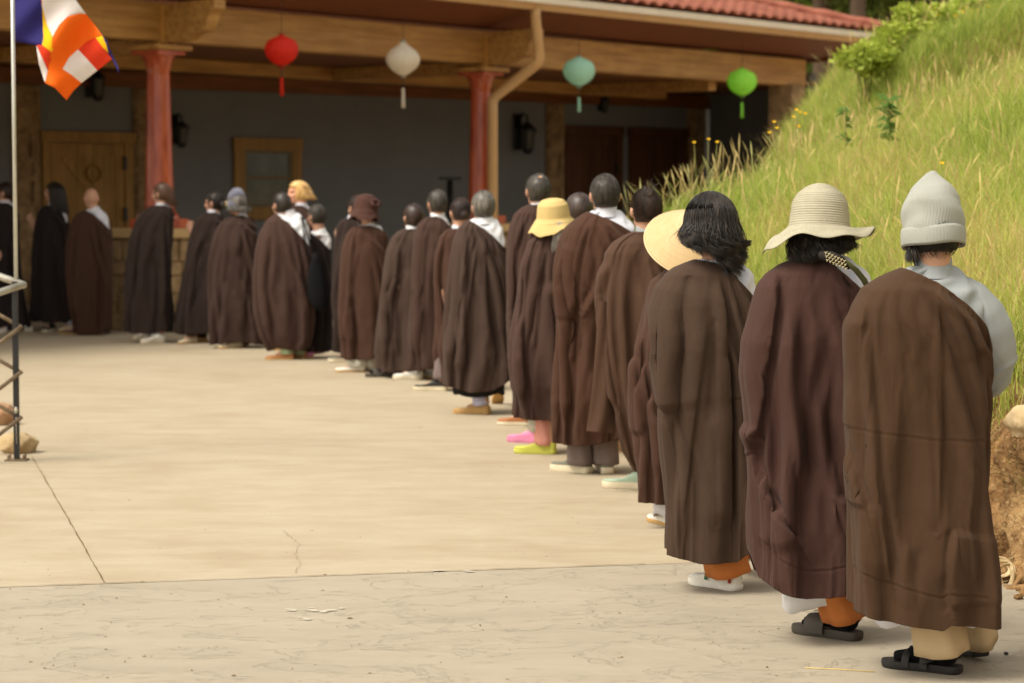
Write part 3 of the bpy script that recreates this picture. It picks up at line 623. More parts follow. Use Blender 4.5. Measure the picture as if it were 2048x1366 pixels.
# ------------------------------------------------------------------ paper lanterns hung under the eave
def lantern(px, py, rpx, col, label, shape, tassel):
    v = -.92; u_ = u_at(px, v); p = bw(u_, v, 0); Y = p.y; c = at(px, py, Y); k = Y/FPX; r = rpx*k
    m = mat('silk_'+label.split()[0], lin(*col), .55, bump=[(90, .3, .003, (1, 1, 1), 3)], var=[(7, .25, (1, 1, 1), tuple(x*.8 for x in lin(*col)[:3]))], trans=.5)
    e = empty('silk_lantern', c); tag(e, label, 'lantern', 'silk lanterns hung under the porch eave')
    if shape == 'onion': pr = [(.10, .98), (.16, .93), (.2, .86), (.45, .68), (.8, .42), (.97, .12), (1.0, -.08), (.93, -.35), (.72, -.62), (.42, -.85), (.2, -.98)]
    else: pr = [(.16, .88), (.24, .84), (.38, .78), (.78, .60), (.95, .34), (1.0, .05), (.97, -.15), (.82, -.45), (.55, -.70), (.3, -.84), (.16, -.88)]
    pz = np.array(pr); t = np.linspace(0, len(pr)-1, 40); pr2 = [(float(np.interp(q, range(len(pr)), pz[:, 0]))*r, float(np.interp(q, range(len(pr)), pz[:, 1]))*r) for q in t]
    mb = MB(); mb.lathe(pr2, 96, f=lambda a, z: 1-.05*abs(math.sin(a*9))**3*0-.045*(1-abs(math.cos(a*9))))
    mb.build('shade', m, e)
    mb = MB(); z1 = pr2[0][1]; z2 = pr2[-1][1]; mb.lathe([(.001, z1+.03*1), (r*.12, z1+.02), (r*.16, z1-.01)], 16); mb.lathe([(r*.2, z2+.01), (r*.14, z2-.03), (.001, z2-.035)], 16)
    mb.build('cap', mat('lantern_cap', tuple(x*.35 for x in lin(*col)[:3])+(1,), .6), e)
    mb = MB(); mb.tube([(0, 0, z1), (0, 0, 3.98-c.z)], .003, 5); mb.build('hanging_cord', M_black, e)
    t0, t1 = (at(px, tassel[0], Y).z-c.z), (at(px, tassel[1], Y).z-c.z)
    mb = MB(); mb.tube([(0, 0, z2), (0, 0, t0)], .005, 6); mb.build('tassel_cord', M_black, e)
    mb = MB(); 
    mb.tube([(0, 0, t0+.01), (0, 0, t0-.03)], [.014, .024], 10)
    for j in range(16):
        a = j*2.4; rr = .018*(j/16)**.5; mb.tube([(rr*math.cos(a)*.7, rr*math.sin(a)*.7, t0-.02), (rr*math.cos(a)*1.3, rr*math.sin(a)*1.3, t1)], .006, 5)
    mb.build('tassel', m, e)
lantern(563, 101, 34, (240, 62, 44), 'red silk lantern under the eave beside the left column', 'round', (157, 192))
lantern(806, 117, 34, (246, 238, 220), 'white onion-shaped silk lantern between the two columns', 'onion', (178, 216))
lantern(1158, 143, 32, (200, 244, 224), 'pale teal silk lantern right of the downspout', 'round', (196, 224))
lantern(1484, 164, 30, (186, 255, 104), 'bright green silk lantern nearest the hillside', 'round', (206, 236))

# ------------------------------------------------------------------ railing, flagpole, flag
PB = gnd(34, 921); RY = PB.y
e = empty('steel_railing', PB); tag(e, 'galvanised pipe railing corner on a black post at the left edge', 'railing')
mb = MB(); mb.box(-.016, .016, -.016, .016, .01, 1.06, bev=.002); mb.build('post', M_black, e, smooth=False)
mb = MB(); mb.box(-.065, .065, -.05, .05, .0, .010, bev=.001)
for sx in (-.045, .045):
    for sy in (-.03, .03): mb.tube([(sx, sy, .01), (sx, sy, .035)], .006, 8)
mb.build('base_plate', M_rust, e, smooth=False)
def L_(px, py, dy=0): q = at(px, py, RY+dy); return q-PB
mb = MB(); c_ = L_(46, 570); mb.tube([L_(-160, 500, 1.0), L_(-60, 532, .5), L_(20, 560, .06), c_+Vector((.005, 0, 0)), c_+Vector((-.01, -.05, -.003)), L_(-10, 588, -.12), L_(-160, 640, -.5)], .021, 14); mb.build('top_rail', M_galv, e)
for yy in (656, 747, 838):
    mb = MB(); mb.tube([L_(-110, yy-88, .25), L_(40, yy-3, .02)], .012, 8); mb.tube([L_(44, yy-4, -.03), L_(-90, yy+98, -.25)], .012, 8); mb.build('lattice_bar', M_rust, e)
mb = MB(); mb.tube([Vector((.0, -.018, .28)), Vector((.002, -.0185, .30)), Vector((.0, -.018, .32))], [.007, .012, .006], 8); mb.tube([(0.003, -.0175, .10), (0.001, -.0175, .26)], .002, 5); mb.build('paint_drip', M_smear, e)
fp = empty('flagpole', PB+Vector((0, .035, 0))); tag(fp, 'slim silver flagpole strapped to the railing post', 'flagpole')
mb = MB(); mb.tube([(0, 0, .9), (0, 0, 3.2)], .0115, 14); mb.build('pole', mat('pale_aluminium', lin(206, 206, 196), .35, metal=.6, var=[(10, .3, (1, 1, 1), lin(170, 170, 160))]), fp)
mb = MB(); mb.lathe([(.001, 3.24), (.018, 3.225), (.02, 3.2), (.011, 3.195)], 14); mb.build('finial', M_galv, fp)
fcol = {'blue': (46, 40, 112), 'yellow': (250, 204, 10), 'red': (230, 66, 28), 'white': (238, 230, 226), 'orange': (250, 118, 14)}
fm = {k: mat('flag_'+k, lin(*v), .75, bump=[(300, .2, .001, (1, 1, 1), 2), (12, .3, .01, (1, 1, 1), 3)], trans=.3) for k, v in fcol.items()}
order = list(fcol); FY = RY-.02
polys = [('blue', [(30, -70), (50, -70), (78, -30), (83, 0), (86, 45), (88, 90), (80, 91), (55, 87), (30, 83)], 0, 14),
    ('red', [(62, -70), (80, -70), (86, -2), (83, 12), (78, -30)], -.004, 10), ('white', [(80, -70), (120, -70), (150, -2), (172, 28), (160, 27), (135, 33), (118, 50), (105, 74), (94, 50), (84, 12)], -.01, 20),
    ('yellow', [(84, 12), (94, 48), (105, 74), (109, 112), (98, 100), (84, 90), (88, 88), (86, 40)], -.02, 8),
    ('orange', [(105, 74), (118, 50), (135, 33), (160, 26), (172, 28), (190, 50), (205, 72), (192, 74), (170, 86), (156, 99), (138, 115), (125, 138), (113, 152), (110, 176), (90, 166), (93, 150), (100, 130), (109, 112)], -.03, 24),
    ('red', [(74, 90), (84, 90), (98, 100), (109, 112), (100, 130), (96, 141), (84, 115)], -.012, 8), ('white', [(73, 92), (84, 115), (96, 142), (90, 166), (78, 128)], -.008, 8),
    ('orange', [(125, 138), (143, 150), (163, 166), (148, 180), (133, 200), (110, 176), (113, 152)], -.032, 10),
    ('white', [(156, 99), (176, 120), (195, 141), (163, 166), (143, 150), (125, 138), (138, 115)], -.034, 12),
    ('red', [(156, 99), (170, 86), (191, 75), (206, 95), (224, 118), (210, 130), (195, 141), (176, 120)], -.034, 12),
    ('yellow', [(191, 75), (205, 72), (213, 90), (217, 106), (206, 95)], -.033, 6), ('blue', [(205, 72), (213, 80), (224, 108), (236, 132), (238, 147), (232, 134), (224, 118), (217, 106), (213, 90)], -.032, 6)]
bm = bmesh.new()
for (cn, pts, dy, _) in polys:
    vs = [bm.verts.new((x, 0, y)) for x, y in pts]
    f = bm.faces.new(vs); f.material_index = order.index(cn)
bmesh.ops.triangulate(bm, faces=bm.faces[:])
for _ in range(4):
    bmesh.ops.subdivide_edges(bm, edges=[e_ for e_ in bm.edges if e_.calc_length() > 7], cuts=1, use_grid_fill=False)
    bmesh.ops.triangulate(bm, faces=bm.faces[:])
bmesh.ops.remove_doubles(bm, verts=bm.verts[:], dist=.01)
org = at(30, 0, FY)
for v in bm.verts:
    x, y = v.co.x, v.co.z
    dep = -.05*math.sin((x-30)/32)-.05*math.exp(-((x-118-(y-90)*-.25)/30)**2)+.02*math.sin((x+y)/17)
    v.co = at(x, y, FY+dep)-org
bm.verts.index_update(); V = [v.co[:] for v in bm.verts]; F = [[v.index for v in f.verts] for f in bm.faces]; mi = [f.material_index for f in bm.faces]; bm.free()
fl = mesh('flag', V, F, [fm[k] for k in order], loc=org, midx=mi); md = fl.modifiers.new('t', 'SOLIDIFY'); md.thickness = .0012
tag(fl, 'blue, yellow, red, white and orange striped flag flying folded from the silver pole', 'flag')

# ------------------------------------------------------------------ people
def ellips(c, r, n=16, rot=None):
    V = []; F = []
    for i in range(n//2+1):
        a = PI*i/(n//2)
        for j in range(n):
            b_ = 2*PI*j/n; p = Vector((math.sin(a)*math.cos(b_)*r[0], math.sin(a)*math.sin(b_)*r[1], math.cos(a)*r[2]))
            if rot: p = rot @ p
            V.append(tuple(p+Vector(c)))
    for i in range(n//2):
        for j in range(n):
            j2 = (j+1) % n; F.append((i*n+j, (i+1)*n+j, (i+1)*n+j2, i*n+j2))
    return V, F
def capsule(p0, p1, r0, r1, n=14, flat=1):
    mb = MB(); p0 = Vector(p0); p1 = Vector(p1); d = (p1-p0); L = d.length; d = d/max(L, 1e-6)
    P = []; rs = []
    for a in np.linspace(-90, 0, 5)[:-1]: P.append(p0+d*r0*math.sin(R(a))); rs.append(max(.0005, r0*math.cos(R(a))))
    for t in np.linspace(0, 1, 5): P.append(p0+d*L*t); rs.append(r0+(r1-r0)*t)
    for a in np.linspace(0, 90, 5)[1:]: P.append(p1+d*r1*math.sin(R(a))); rs.append(max(.0005, r1*math.cos(R(a))))
    mb.tube(P, rs, n); return mb.V, mb.F
def join(parts):
    V = []; F = []
    for v, f in parts: n = len(V); V += v; F += [tuple(i+n for i in q) for q in f]
    return V, F
def remesh(V, F, vox, sm=3):
    o = mesh('tmp', V, F); m = o.modifiers.new('r', 'REMESH'); m.mode = 'VOXEL'; m.voxel_size = vox
    if sm: q = o.modifiers.new('s', 'SMOOTH'); q.factor = .5; q.iterations = sm
    dg = bpy.context.evaluated_depsgraph_get(); me = o.evaluated_get(dg).to_mesh()
    V2 = np.zeros(len(me.vertices)*3, dtype=np.float32); me.vertices.foreach_get('co', V2); F2 = [tuple(p.vertices) for p in me.polygons]
    o.evaluated_get(dg).to_mesh_clear(); md = o.data; bpy.data.objects.remove(o); bpy.data.meshes.remove(md)
    return V2.reshape(-1, 3), F2
def xfV(V, M): 
    A = np.array(M)[:3, :3]; t = np.array(M)[:3, 3] if len(M) == 4 else 0
    return np.asarray(V) @ A.T + t
# hand template: palm in the xz plane, fingers up +z, thumb towards +y side
def make_hand():
    P = [ellips((0, 0, .045), (.013, .040, .050)), capsule((0, 0, -.03), (0, 0, .02), .024, .022)]
    for i, (y, L) in enumerate([(-.030, .058), (-.010, .072), (.010, .077), (.030, .070)]):
        b0 = Vector((0, y*.9, .08)); b1 = b0+Vector((.002, y*.06, L*.45)); b2 = b1+Vector((.006, y*.02, L*.55))
        P += [capsule(b0, b1, .0092, .0085), capsule(b1, b2, .0085, .0068)]
    P += [capsule((.004, .030, .02), (.010, .052, .055), .012, .010), capsule((.010, .052, .055), (.010, .056, .085), .010, .008)]
    return remesh(*join(P), .0035, 2)
HV, HF = make_hand()
def head_prims():
    P = [ellips((0, -.008, .012), (.076, .094, .100), 24), ellips((0, .032, -.045), (.056, .060, .066), 20), ellips((0, .058, -.088), (.028, .026, .022)),  # skull, face, chin
         ellips((0, .083, .022), (.050, .020, .016)), capsule((0, .090, .012), (0, .112, -.030), .009, .013), ellips((0.013, .100, -.033), (.009, .010, .008)), ellips((-.013, .100, -.033), (.009, .010, .008)),
         ellips((.036, .070, -.030), (.022, .022, .020)), ellips((-.036, .070, -.030), (.022, .022, .020)), ellips((0, .090, -.058), (.024, .012, .006)), ellips((0, .088, -.068), (.021, .012, .007)),
         ellips((.045, .01, -.06), (.018, .035, .03)), ellips((-.045, .01, -.06), (.018, .035, .03))]
    for s in (-1, 1): P += [ellips((s*.080, -.006, -.012), (.009, .020, .033), 14, Matrix.Rotation(s*.35, 3, 'Z')), ellips((s*.083, -.010, -.004), (.008, .018, .022))]
    return P
HP = head_prims()
def robe_mat(c): return cloth('robe_cloth', c)
SH_lav = cloth('lavender_white_cotton', (206, 206, 214), .08); SH_grey = cloth('grey_cotton', (150, 154, 154), .12); SH_white = cloth('white_cotton', (226, 226, 228), .06)
TR = {'white': cloth('white_trousers', (210, 210, 214), .08), 'orange': cloth('orange_trousers', (184, 112, 58), .2), 'beige': cloth('beige_trousers', (194, 170, 132), .15), 'grey': cloth('grey_trousers', (120, 106, 102), .2),
      'green': cloth('pale_green_trousers', (160, 174, 136), .2), 'pink': cloth('pink_trousers', (212, 148, 134), .15), 'lav': cloth('lavender_trousers', (188, 188, 214), .12), 'dark': cloth('dark_trousers', (44, 34, 30), .2), 'pale': cloth('pale_grey_trousers', (196, 192, 178), .15)}
M_sock = cloth('black_sock', (16, 16, 18), .1); M_wsock = cloth('white_sock', (214, 208, 204), .1)
def smat(n, c, r=.6): return mat(n, lin(*c), r, var=[(30, .3, (1, 1, 1), tuple(x*.7 for x in lin(*c)[:3]))], bump=[(150, .3, .001, (1, 1, 1), 2)])
SM = {'white': smat('white_shoe', (228, 224, 212)), 'grey': smat('grey_shoe', (120, 120, 104)), 'black': smat('black_rubber', (40, 38, 36)), 'darkgrey': smat('charcoal_rubber', (72, 66, 58)), 'tan': smat('tan_shoe', (190, 150, 92)), 'yellow': smat('yellow_clog', (194, 196, 84)),
      'pink': smat('pink_clog', (212, 132, 166)), 'mint': smat('mint_shoe', (164, 184, 160)), 'cream': smat('cream_sole', (216, 204, 176)), 'orange': smat('orange_canvas', (166, 108, 66)), 'skin': M_skin, 'stripe': smat('red_stripe', (170, 50, 34)), 'green': smat('green_stripe', (40, 90, 60))}
FOOT_OUT = [(0, -.042, .0), (.028, -.036, 0), (.036, -.01, 0), (.032, .05, 0), (.036, .10, 0), (.047, .155, 0), (.046, .19, 0), (.032, .222, 0), (.0, .237, 0), (-.026, .222, 0), (-.040, .19, 0), (-.042, .15, 0), (-.034, .10, 0), (-.031, .05, 0), (-.035, -.01, 0), (-.027, -.036, 0)]
def outline(n=40, sc=1.0):
    P = np.array(FOOT_OUT); k = len(P); t = np.linspace(0, k, n, endpoint=False); i = np.floor(t).astype(int); f = (t-i)[:, None]
    p0, p1, p2, p3 = P[(i-1) % k], P[i % k], P[(i+1) % k], P[(i+2) % k]
    return .5*((2*p1)+(-p0+p2)*f+(2*p0-5*p1+4*p2-p3)*f**2+(-p0+3*p1-3*p2+p3)*f**3)
def shoe(e, kind, base, ang, pitch=0, lift=0, sc=1.0, mir=1, roll=0):
    """ang: heading (0 = +Y), pitch heel-up in degrees about the toe"""
    o = outline(); o = o*np.array([mir, 1, 1])
    def loft(levels):
        V = []; n = len(o)
        for (z, s_, yc, ys) in levels:
            for q in o: V.append((q[0]*s_, yc+(q[1]-.095)*ys+.095, z if not callable(z) else z(q[1])))
        F = []
        for i in range(len(levels)-1):
            for j in range(n): j2 = (j+1) % n; F.append((i*n+j, i*n+j2, (i+1)*n+j2, (i+1)*n+j))
        F.append(tuple(range(n))[::-1]); F.append(tuple(range((len(levels)-1)*n, len(levels)*n))); return V, F
    M = Matrix.Translation(Vector(base)) @ Matrix.Rotation(ang, 4, 'Z') @ Matrix.Translation((0, .20, lift)) @ Matrix.Rotation(-R(pitch), 4, 'X') @ Matrix.Rotation(R(roll), 4, 'Y') @ Matrix.Translation((0, -.20, 0)) @ Matrix.Scale(sc, 4)
    def out(name, parts, m, par):
        mb = MB()
        for V, F in parts: mb.add(V, F)
        mb.xf(M); return mb.build(name, m, par, sharp=45)
    sole_m = {'sneaker': SM['white'], 'runner': SM['cream'], 'slide': SM['darkgrey'], 'sandal': SM['black'], 'clog': None, 'canvas': SM['cream'], 'slipper': SM['tan']}
    up, kd = kind[1], kind[0]
    sm_ = sole_m.get(kd) or SM[up]
    th = {'sneaker': .028, 'runner': .036, 'slide': .030, 'sandal': .026, 'clog': .03, 'canvas': .025, 'slipper': .018}[kd]
    s = out('shoe', [loft([(.0, .96, 0, .97), (.004, 1.0, 0, 1.0), (th*.6, 1.03, 0, 1.015), (th, 1.0, 0, 1.0)])], sm_, e)
    if kd in ('sneaker', 'runner', 'clog', 'canvas', 'slipper'):
        h = .075 if kd != 'slipper' else .05
        def zf(f): return lambda y: th+f*(h*(1-.62*float(sstep(.02, .2, y)))-th+.02)
        out('upper', [loft([(th, .95, 0, .97), (zf(.35), .98, 0, .985), (zf(.7), .88, -.003, .93), (zf(.92), .66, -.008, .8), (zf(1.0), .38, -.015, .6)])], SM[up], s)
        if kd == 'sneaker':
            for (y0, c_) in ((-.030, 'stripe'), (.10, 'green')):
                V = []; k = 8
                for i in range(k):
                    zz = .032+i/(k-1)*.03
                    for yy in (y0, y0+.018): 
                        w_ = .041 if y0 > 0 else .036
                        V.append((-w_*(1.0-(zz-.03)*3.5)*1.06, yy, zz))
                out('side_stripe', [(V, [(2*i, 2*i+1, 2*i+3, 2*i+2) for i in range(k-1)])], SM[c_], s)
    else:
        foot = [ellips((0, .01, th+.035), (.034, .042, .040)), capsule((0, .02, th+.035), (0, .13, th+.022), .036, .026), capsule((-.012*mir, .13, th+.02), (-.014*mir, .19, th+.014), .022, .014), capsule((.014*mir, .13, th+.018), (.022*mir, .175, th+.012), .020, .013), capsule((0, 0, th+.05), (0, 0, th+.13), .034, .037)]
        out('sock', [remesh(*join([(V, F) for V, F in foot]), .006, 2)] if True else foot, M_sock if kd in ('slide', 'sandal') else M_skin, s)
        def strap(y0, y1, hh, wd=.047):
            V = []; k = 16
            for yy, dz in ((y0, 0), ((y0+y1)/2, .006), (y1, 0)):
                for i in range(k):
                    a = PI*i/(k-1); V.append((wd*math.cos(a), yy, th*.4+(hh+dz)*math.sin(a)**.7))
            for yy, dz in ((y1, 0), ((y0+y1)/2, .006), (y0, 0)):
                for i in range(k):
                    a = PI*i/(k-1); V.append(((wd-.004)*math.cos(a), yy, th*.4+(hh+dz-.004)*math.sin(a)**.7))
            F = []
            for r_ in range(5):
                for i in range(k-1): F.append((r_*k+i, r_*k+i+1, (r_+1)*k+i+1, (r_+1)*k+i))
            for i in range(k-1): F.append((5*k+i, 5*k+i+1, i+1, i))
            return V, F
        if kd == 'slide':
            st = out('strap', [strap(.085, .165, .062)], SM['darkgrey'], s)
            # white outlined oval emblem on the strap
            mb = MB(); cx = .0
            for (rx, ry, r_) in ((.024, .020, .0016), (.017, .013, .0012)):
                mb.tube([(cx+rx*math.cos(a), .125+ry*math.sin(a), .0855-.35*abs(cx+rx*math.cos(a))**1.3) for a in np.linspace(0, 2*PI, 30)], r_, 5, cap=False)
            for xx in (-.007, .0, .007): mb.tube([(xx-.003, .118, .0835), (xx+.003, .132, .0835)], .0014, 5)
            mb.xf(M); mb.build('strap_emblem', M_smear, st)
        else:
            out('strap', [strap(.06, .085, .066), strap(.125, .150, .052)], SM['black'], s)
            mb = MB()
            for yy, h_ in ((.072, .085), (.137, .068)): mb.box(-mir*.020-.010, -mir*.020+.010, yy-.010, yy+.010, h_-.002, h_+.004, bev=.002)
            mb.tube([(mir*.046, .07, .03), (mir*.040, .03, .05), (mir*.02, -.035, .055), (-mir*.02, -.035, .055), (-mir*.040, .03, .05), (-mir*.046, .07, .03)], .005, 6)
            mb.xf(M); mb.build('buckle_strap', SM['black'], s)
    return s

def strand_mesh(P, rr, nn=3):
    """P (n,k,3) centre lines, rr (k,) or (n,k) radii -> verts, quads"""
    n, k, _ = P.shape; T = np.gradient(P, axis=1); T /= np.linalg.norm(T, axis=2, keepdims=True)+1e-9
    ref = np.where(np.abs(T[..., 2:3]) > .9, np.array([1., 0, 0]), np.array([0, 0, 1.])); A = np.cross(T, ref); A /= np.linalg.norm(A, axis=2, keepdims=True)+1e-9; Bn = np.cross(T, A)
    rr = np.broadcast_to(rr, (n, k))[..., None]; rings = [P+(A*math.cos(2*PI*j/nn)+Bn*math.sin(2*PI*j/nn))*rr for j in range(nn)]
    V = np.stack(rings, 2).reshape(-1, 3); base = (np.arange(n)*k*nn)[:, None, None]+(np.arange(k-1)*nn)[None, :, None]
    q = [np.stack([base[..., 0]+j, base[..., 0]+(j+1) % nn, base[..., 0]+nn+(j+1) % nn, base[..., 0]+nn+j], -1) for j in range(nn)]
    return V, np.concatenate([x.reshape(-1, 4) for x in q])
HRAD = np.array([.083, .101, .108])
def crop(n, L, lift=.05, target=(0, -.35, -1), r=.0011, style=None, wild=.25, k=7):
    def f(rn, style):
        D = rn.normal(0, 1, (n*4, 3)); D /= np.linalg.norm(D, axis=1)[:, None]; p = D*HRAD*1.01+np.array([0, -.008, .012])
        fr = style.get('fringe', .045); nape = style.get('nape', -.075)
        ok = ((p[:, 1] < .04) | (p[:, 2] > fr+.01)) & (p[:, 2]-.35*np.maximum(0, p[:, 1]) > nape+.008) & ~((np.abs(p[:, 0]) > .066) & (p[:, 1] > -.03) & (p[:, 2] < .005))
        if style.get('bald'): ok &= (np.linalg.norm(p-np.array([0, -.055, .10]), axis=1) > style['bald']*1.3*rn.uniform(.6, 1.4, len(p)))
        D = D[ok][:n]; m = len(D); tg = np.array(target, float); tg /= np.linalg.norm(tg); W = tg[None]-D*(D@tg)[:, None]; W /= np.linalg.norm(W, axis=1)[:, None]+.05; W += rn.normal(0, wild, (m, 3)); LL = L*rn.uniform(.5, 1.2, m)/.1; li = rn.uniform(.01, lift, m)
        t = np.linspace(0, 1, k); X = D[:, None]+W[:, None]*(t*1.0)[None, :, None]*LL[:, None, None]; X /= np.linalg.norm(X, axis=2, keepdims=True); X = X*(1.0+li[:, None, None]*(.3+t[None, :, None]))
        return strand_mesh(X*HRAD*1.005+np.array([0, -.008, .012]), r*(1-.75*t)[None])
    return f
def hair_obj(name, m, frame, par, base, style, seed=0):
    """dark under-cap pulled inside the skull where there is no hair, plus real strands"""
    rn = np.random.RandomState(seed+500); r2 = random.Random(seed); n = 56; V = []; rows = 34
    for i in range(rows+1):
        a = PI*i/rows
        for j in range(n):
            b_ = 2*PI*j/n; d = Vector((math.sin(a)*math.cos(b_), math.sin(a)*math.sin(b_), math.cos(a)))
            p = Vector((d.x*HRAD[0], d.y*HRAD[1]-.008, d.z*HRAD[2]+.012)); hl_ = style.get('fringe', .045)
            face = float(sstep(.035, .06, p.y))*(1-float(sstep(hl_, hl_+.02, p.z))); np_ = style.get('nape', -.075)
            nape = 1-float(sstep(np_-.012, np_, p.z-.35*max(0, p.y))); ear = float(sstep(.06, .07, abs(p.x)))*float(sstep(-.035, -.01, p.y))*(1-float(sstep(.0, .02, p.z)))
            bald = (1-float(sstep(style['bald'], style['bald']*1.5, (p-Vector((0, -.055, .10))).length))) if style.get('bald') else 0
            k = max(face, nape, ear if not style.get('ears') else 0, bald); vol = style.get('vol', 1.0); s_ = (1-k)*(1+(vol-1)*math.sin(a))*.995+k*.90
            V.append((p.x*s_, (p.y+.008)*s_-.008, (p.z-.012)*s_+.012))
    F = [(i*n+j, (i+1)*n+j, (i+1)*n+(j+1) % n, i*n+(j+1) % n) for i in range(rows) for j in range(n)]
    mb = MB(); mb.add(V, F); arr = []
    if style.get('fuzz', 1): arr.append(crop(style.get('cn', 1300), style.get('fl', .045), style.get('lift', .05), style.get('flow', (0, -.35, -1)), wild=style.get('wild', .25))(rn, style))
    for f in style.get('extra', []):
        if getattr(f, 'np_', False): arr.append(f(rn))
        else: f(mb, r2)
    VV = [np.array(mb.V)]; FF = [np.array(mb.F)] if all(len(q) == 4 for q in mb.F) else None; off = len(mb.V); FL = list(mb.F)
    for v_, f_ in arr:
        VV.append(v_)
        if FF is not None: FF.append(f_+off)
        else: FL += (f_+off).tolist()
        off += len(v_)
    A = np.array(frame); W_ = np.concatenate(VV) @ A[:3, :3].T+A[:3, 3]-np.array(base)
    return mesh(name, W_, np.concatenate(FF) if FF is not None else FL, m, par)
def locks(n, start, end, r0=.008, curl=0, freq=3, spread=.02, sag=0, k=12, curl0=0.4, nn=6):
    def f(mb, r2):
        for i in range(n):
            s = Vector([start[q]+r2.gauss(0, 1)*spread*(1.4 if q == 0 else .5) for q in range(3)]); e_ = Vector([end[q]+r2.gauss(0, 1)*spread*(1.6 if q == 0 else .9) for q in range(3)])
            ph = r2.random()*6.28; P = []; rs = []
            for j in range(k+1):
                t = j/k; c = curl*max(0, (t-curl0)/(1-curl0)); p = s.lerp(e_, t)+Vector((math.cos(ph+t*freq*6.28)*c, math.sin(ph+t*freq*6.28)*c-sag*math.sin(PI*t), 0)); P.append(p); rs.append(r0*(1-.75*t)**.7)
            mb.tube(P, rs, nn, cap=False)
    return f
def mane(n, az, length, r0=.003, curl=.012, freq=2.0, vol=.05, pol0=(.15, 1.3), drift=(0, 0), clumps=40, pole=1.75, cl=.012, start=0, nn=3, **_):
    """strands that follow the scalp and then hang in curling clumps; az range in degrees, -90 is the back of the head"""
    def f(rn):
        C = clumps; ta = rn.uniform(0, 1, C); ca = np.radians(az[0]+(az[1]-az[0])*ta); cL = (length[0]*(1-ta)+length[1]*ta)*rn.uniform(.78, 1.12, C); cp = rn.uniform(pol0[0], pol0[1], C); cv = rn.uniform(.3, 1, C)*vol; cph = rn.uniform(0, 6.28, C); cf = rn.uniform(.75, 1.25, C)*freq; cc = rn.uniform(.5, 1.3, C)*curl; cox = rn.normal(0, .012, C); coy = rn.normal(0, .008, C)
        i = np.arange(n) % C; a = ca[i]+rn.normal(0, .05, n); p0 = np.maximum(.05, cp[i]+rn.normal(0, .15, n)) if not start else np.maximum(pol0[0], cp[i]); jx = rn.normal(0, cl*.45, n)[:, None]; jy = rn.normal(0, cl*.45, n)[:, None]
        ph = (cph[i]+rn.normal(0, .14, n))[:, None]; L = (cL[i]*rn.uniform(.85, 1.08, n))[:, None]; lay = rn.uniform(.02, .10, n)[:, None]; vo = cv[i][:, None]; fr = cf[i][:, None]; cu = cc[i][:, None]; ox = cox[i][:, None]; oy = coy[i][:, None]
        t1 = np.linspace(0, 1, 9)[None]; pol = p0[:, None]+(pole-p0[:, None])*t1; vv = .004+lay*sstep(0, .55, t1)+vo*2*t1*t1; a = a[:, None]
        X = np.stack([np.sin(pol)*np.cos(a)*HRAD[0]*(1+vv)+jx*t1, np.sin(pol)*np.sin(a)*HRAD[1]*(1+vv)-.008+jy*t1, np.cos(pol)*HRAD[2]*(1+vv*.5)+.012], -1)
        e_ = X[:, -1:, :]; t = np.linspace(0, 1, 21)[None, 1:]; c = cu*np.minimum(1, np.maximum(0, t-.18)*1.9); w_ = ph+t*fr*6.28
        Y = np.stack([e_[..., 0]+np.cos(w_)*c-np.cos(ph)*c*.3+(ox+drift[0])*t+jx*t, e_[..., 1]+np.sin(w_)*c*.8+(oy+drift[1])*t+jy*t-.012*t, e_[..., 2]-L*t+.35*c*np.sin(w_)], -1)
        P = np.concatenate([X, Y], 1)[:, start:]; k = P.shape[1]; tt = np.linspace(0, 1, k)
        return strand_mesh(P, r0*(.5+.7*np.minimum(1, tt*4))*(1-np.maximum(0, tt-.6)*2.2), nn)
    f.np_ = True; return f
def bun(c, r, m=None):
    def f(mb, r2):
        V, F = ellips(c, (r, r*.85, r), 18); mb.add([tuple(Vector(v)*(1+.03*math.sin(v[0]*300)+.02*math.sin(v[2]*260))) for v in V], F)
        for i in range(14):
            a = r2.random()*6.28; mb.tube([Vector(c)+Vector((math.cos(a+t)*r*.9, -r*.5*math.sin(t), math.sin(a+t)*r*.9)) for t in np.linspace(0, 2.2, 8)], .005, 5, cap=False)
    return f

def polyd(PX, PZ, path):
    """signed distance and parameter to a smoothed polyline in (x,z)"""
    if len(path) > 2:
        q = np.array(path, float); c_ = np.concatenate([[0], np.cumsum(np.hypot(*np.diff(q, axis=0).T))]); u = np.linspace(0, c_[-1], 40); xy = np.stack([np.interp(u, c_, q[:, 0]), np.interp(u, c_, q[:, 1])], 1)
        k_ = np.hanning(13); k_ /= k_.sum(); E = np.concatenate([2*xy[0]-xy[6:0:-1], xy, 2*xy[-1]-xy[-2:-8:-1]]); path = [tuple(p_) for p_ in np.stack([np.convolve(E[:, 0], k_, 'valid'), np.convolve(E[:, 1], k_, 'valid')], 1)[::4]]
    best = np.full(PX.shape, 1e9); sg = np.zeros(PX.shape); tt = np.zeros(PX.shape)
    L = [0]; 
    for i in range(len(path)-1): L.append(L[-1]+math.dist(path[i], path[i+1]))
    for i in range(len(path)-1):
        ax, az = path[i]; bx, bz = path[i+1]; dx, dz = bx-ax, bz-az; l2 = dx*dx+dz*dz
        t = np.clip(((PX-ax)*dx+(PZ-az)*dz)/l2, 0, 1); qx = PX-(ax+t*dx); qz = PZ-(az+t*dz); d = np.hypot(qx, qz)
        c = (dx*(PZ-az)-dz*(PX-ax)); m = d < best
        best = np.where(m, d, best); sg = np.where(m, np.sign(c), sg); tt = np.where(m, (L[i]+t*math.sqrt(l2))/L[-1], tt)
    return best*sg, tt
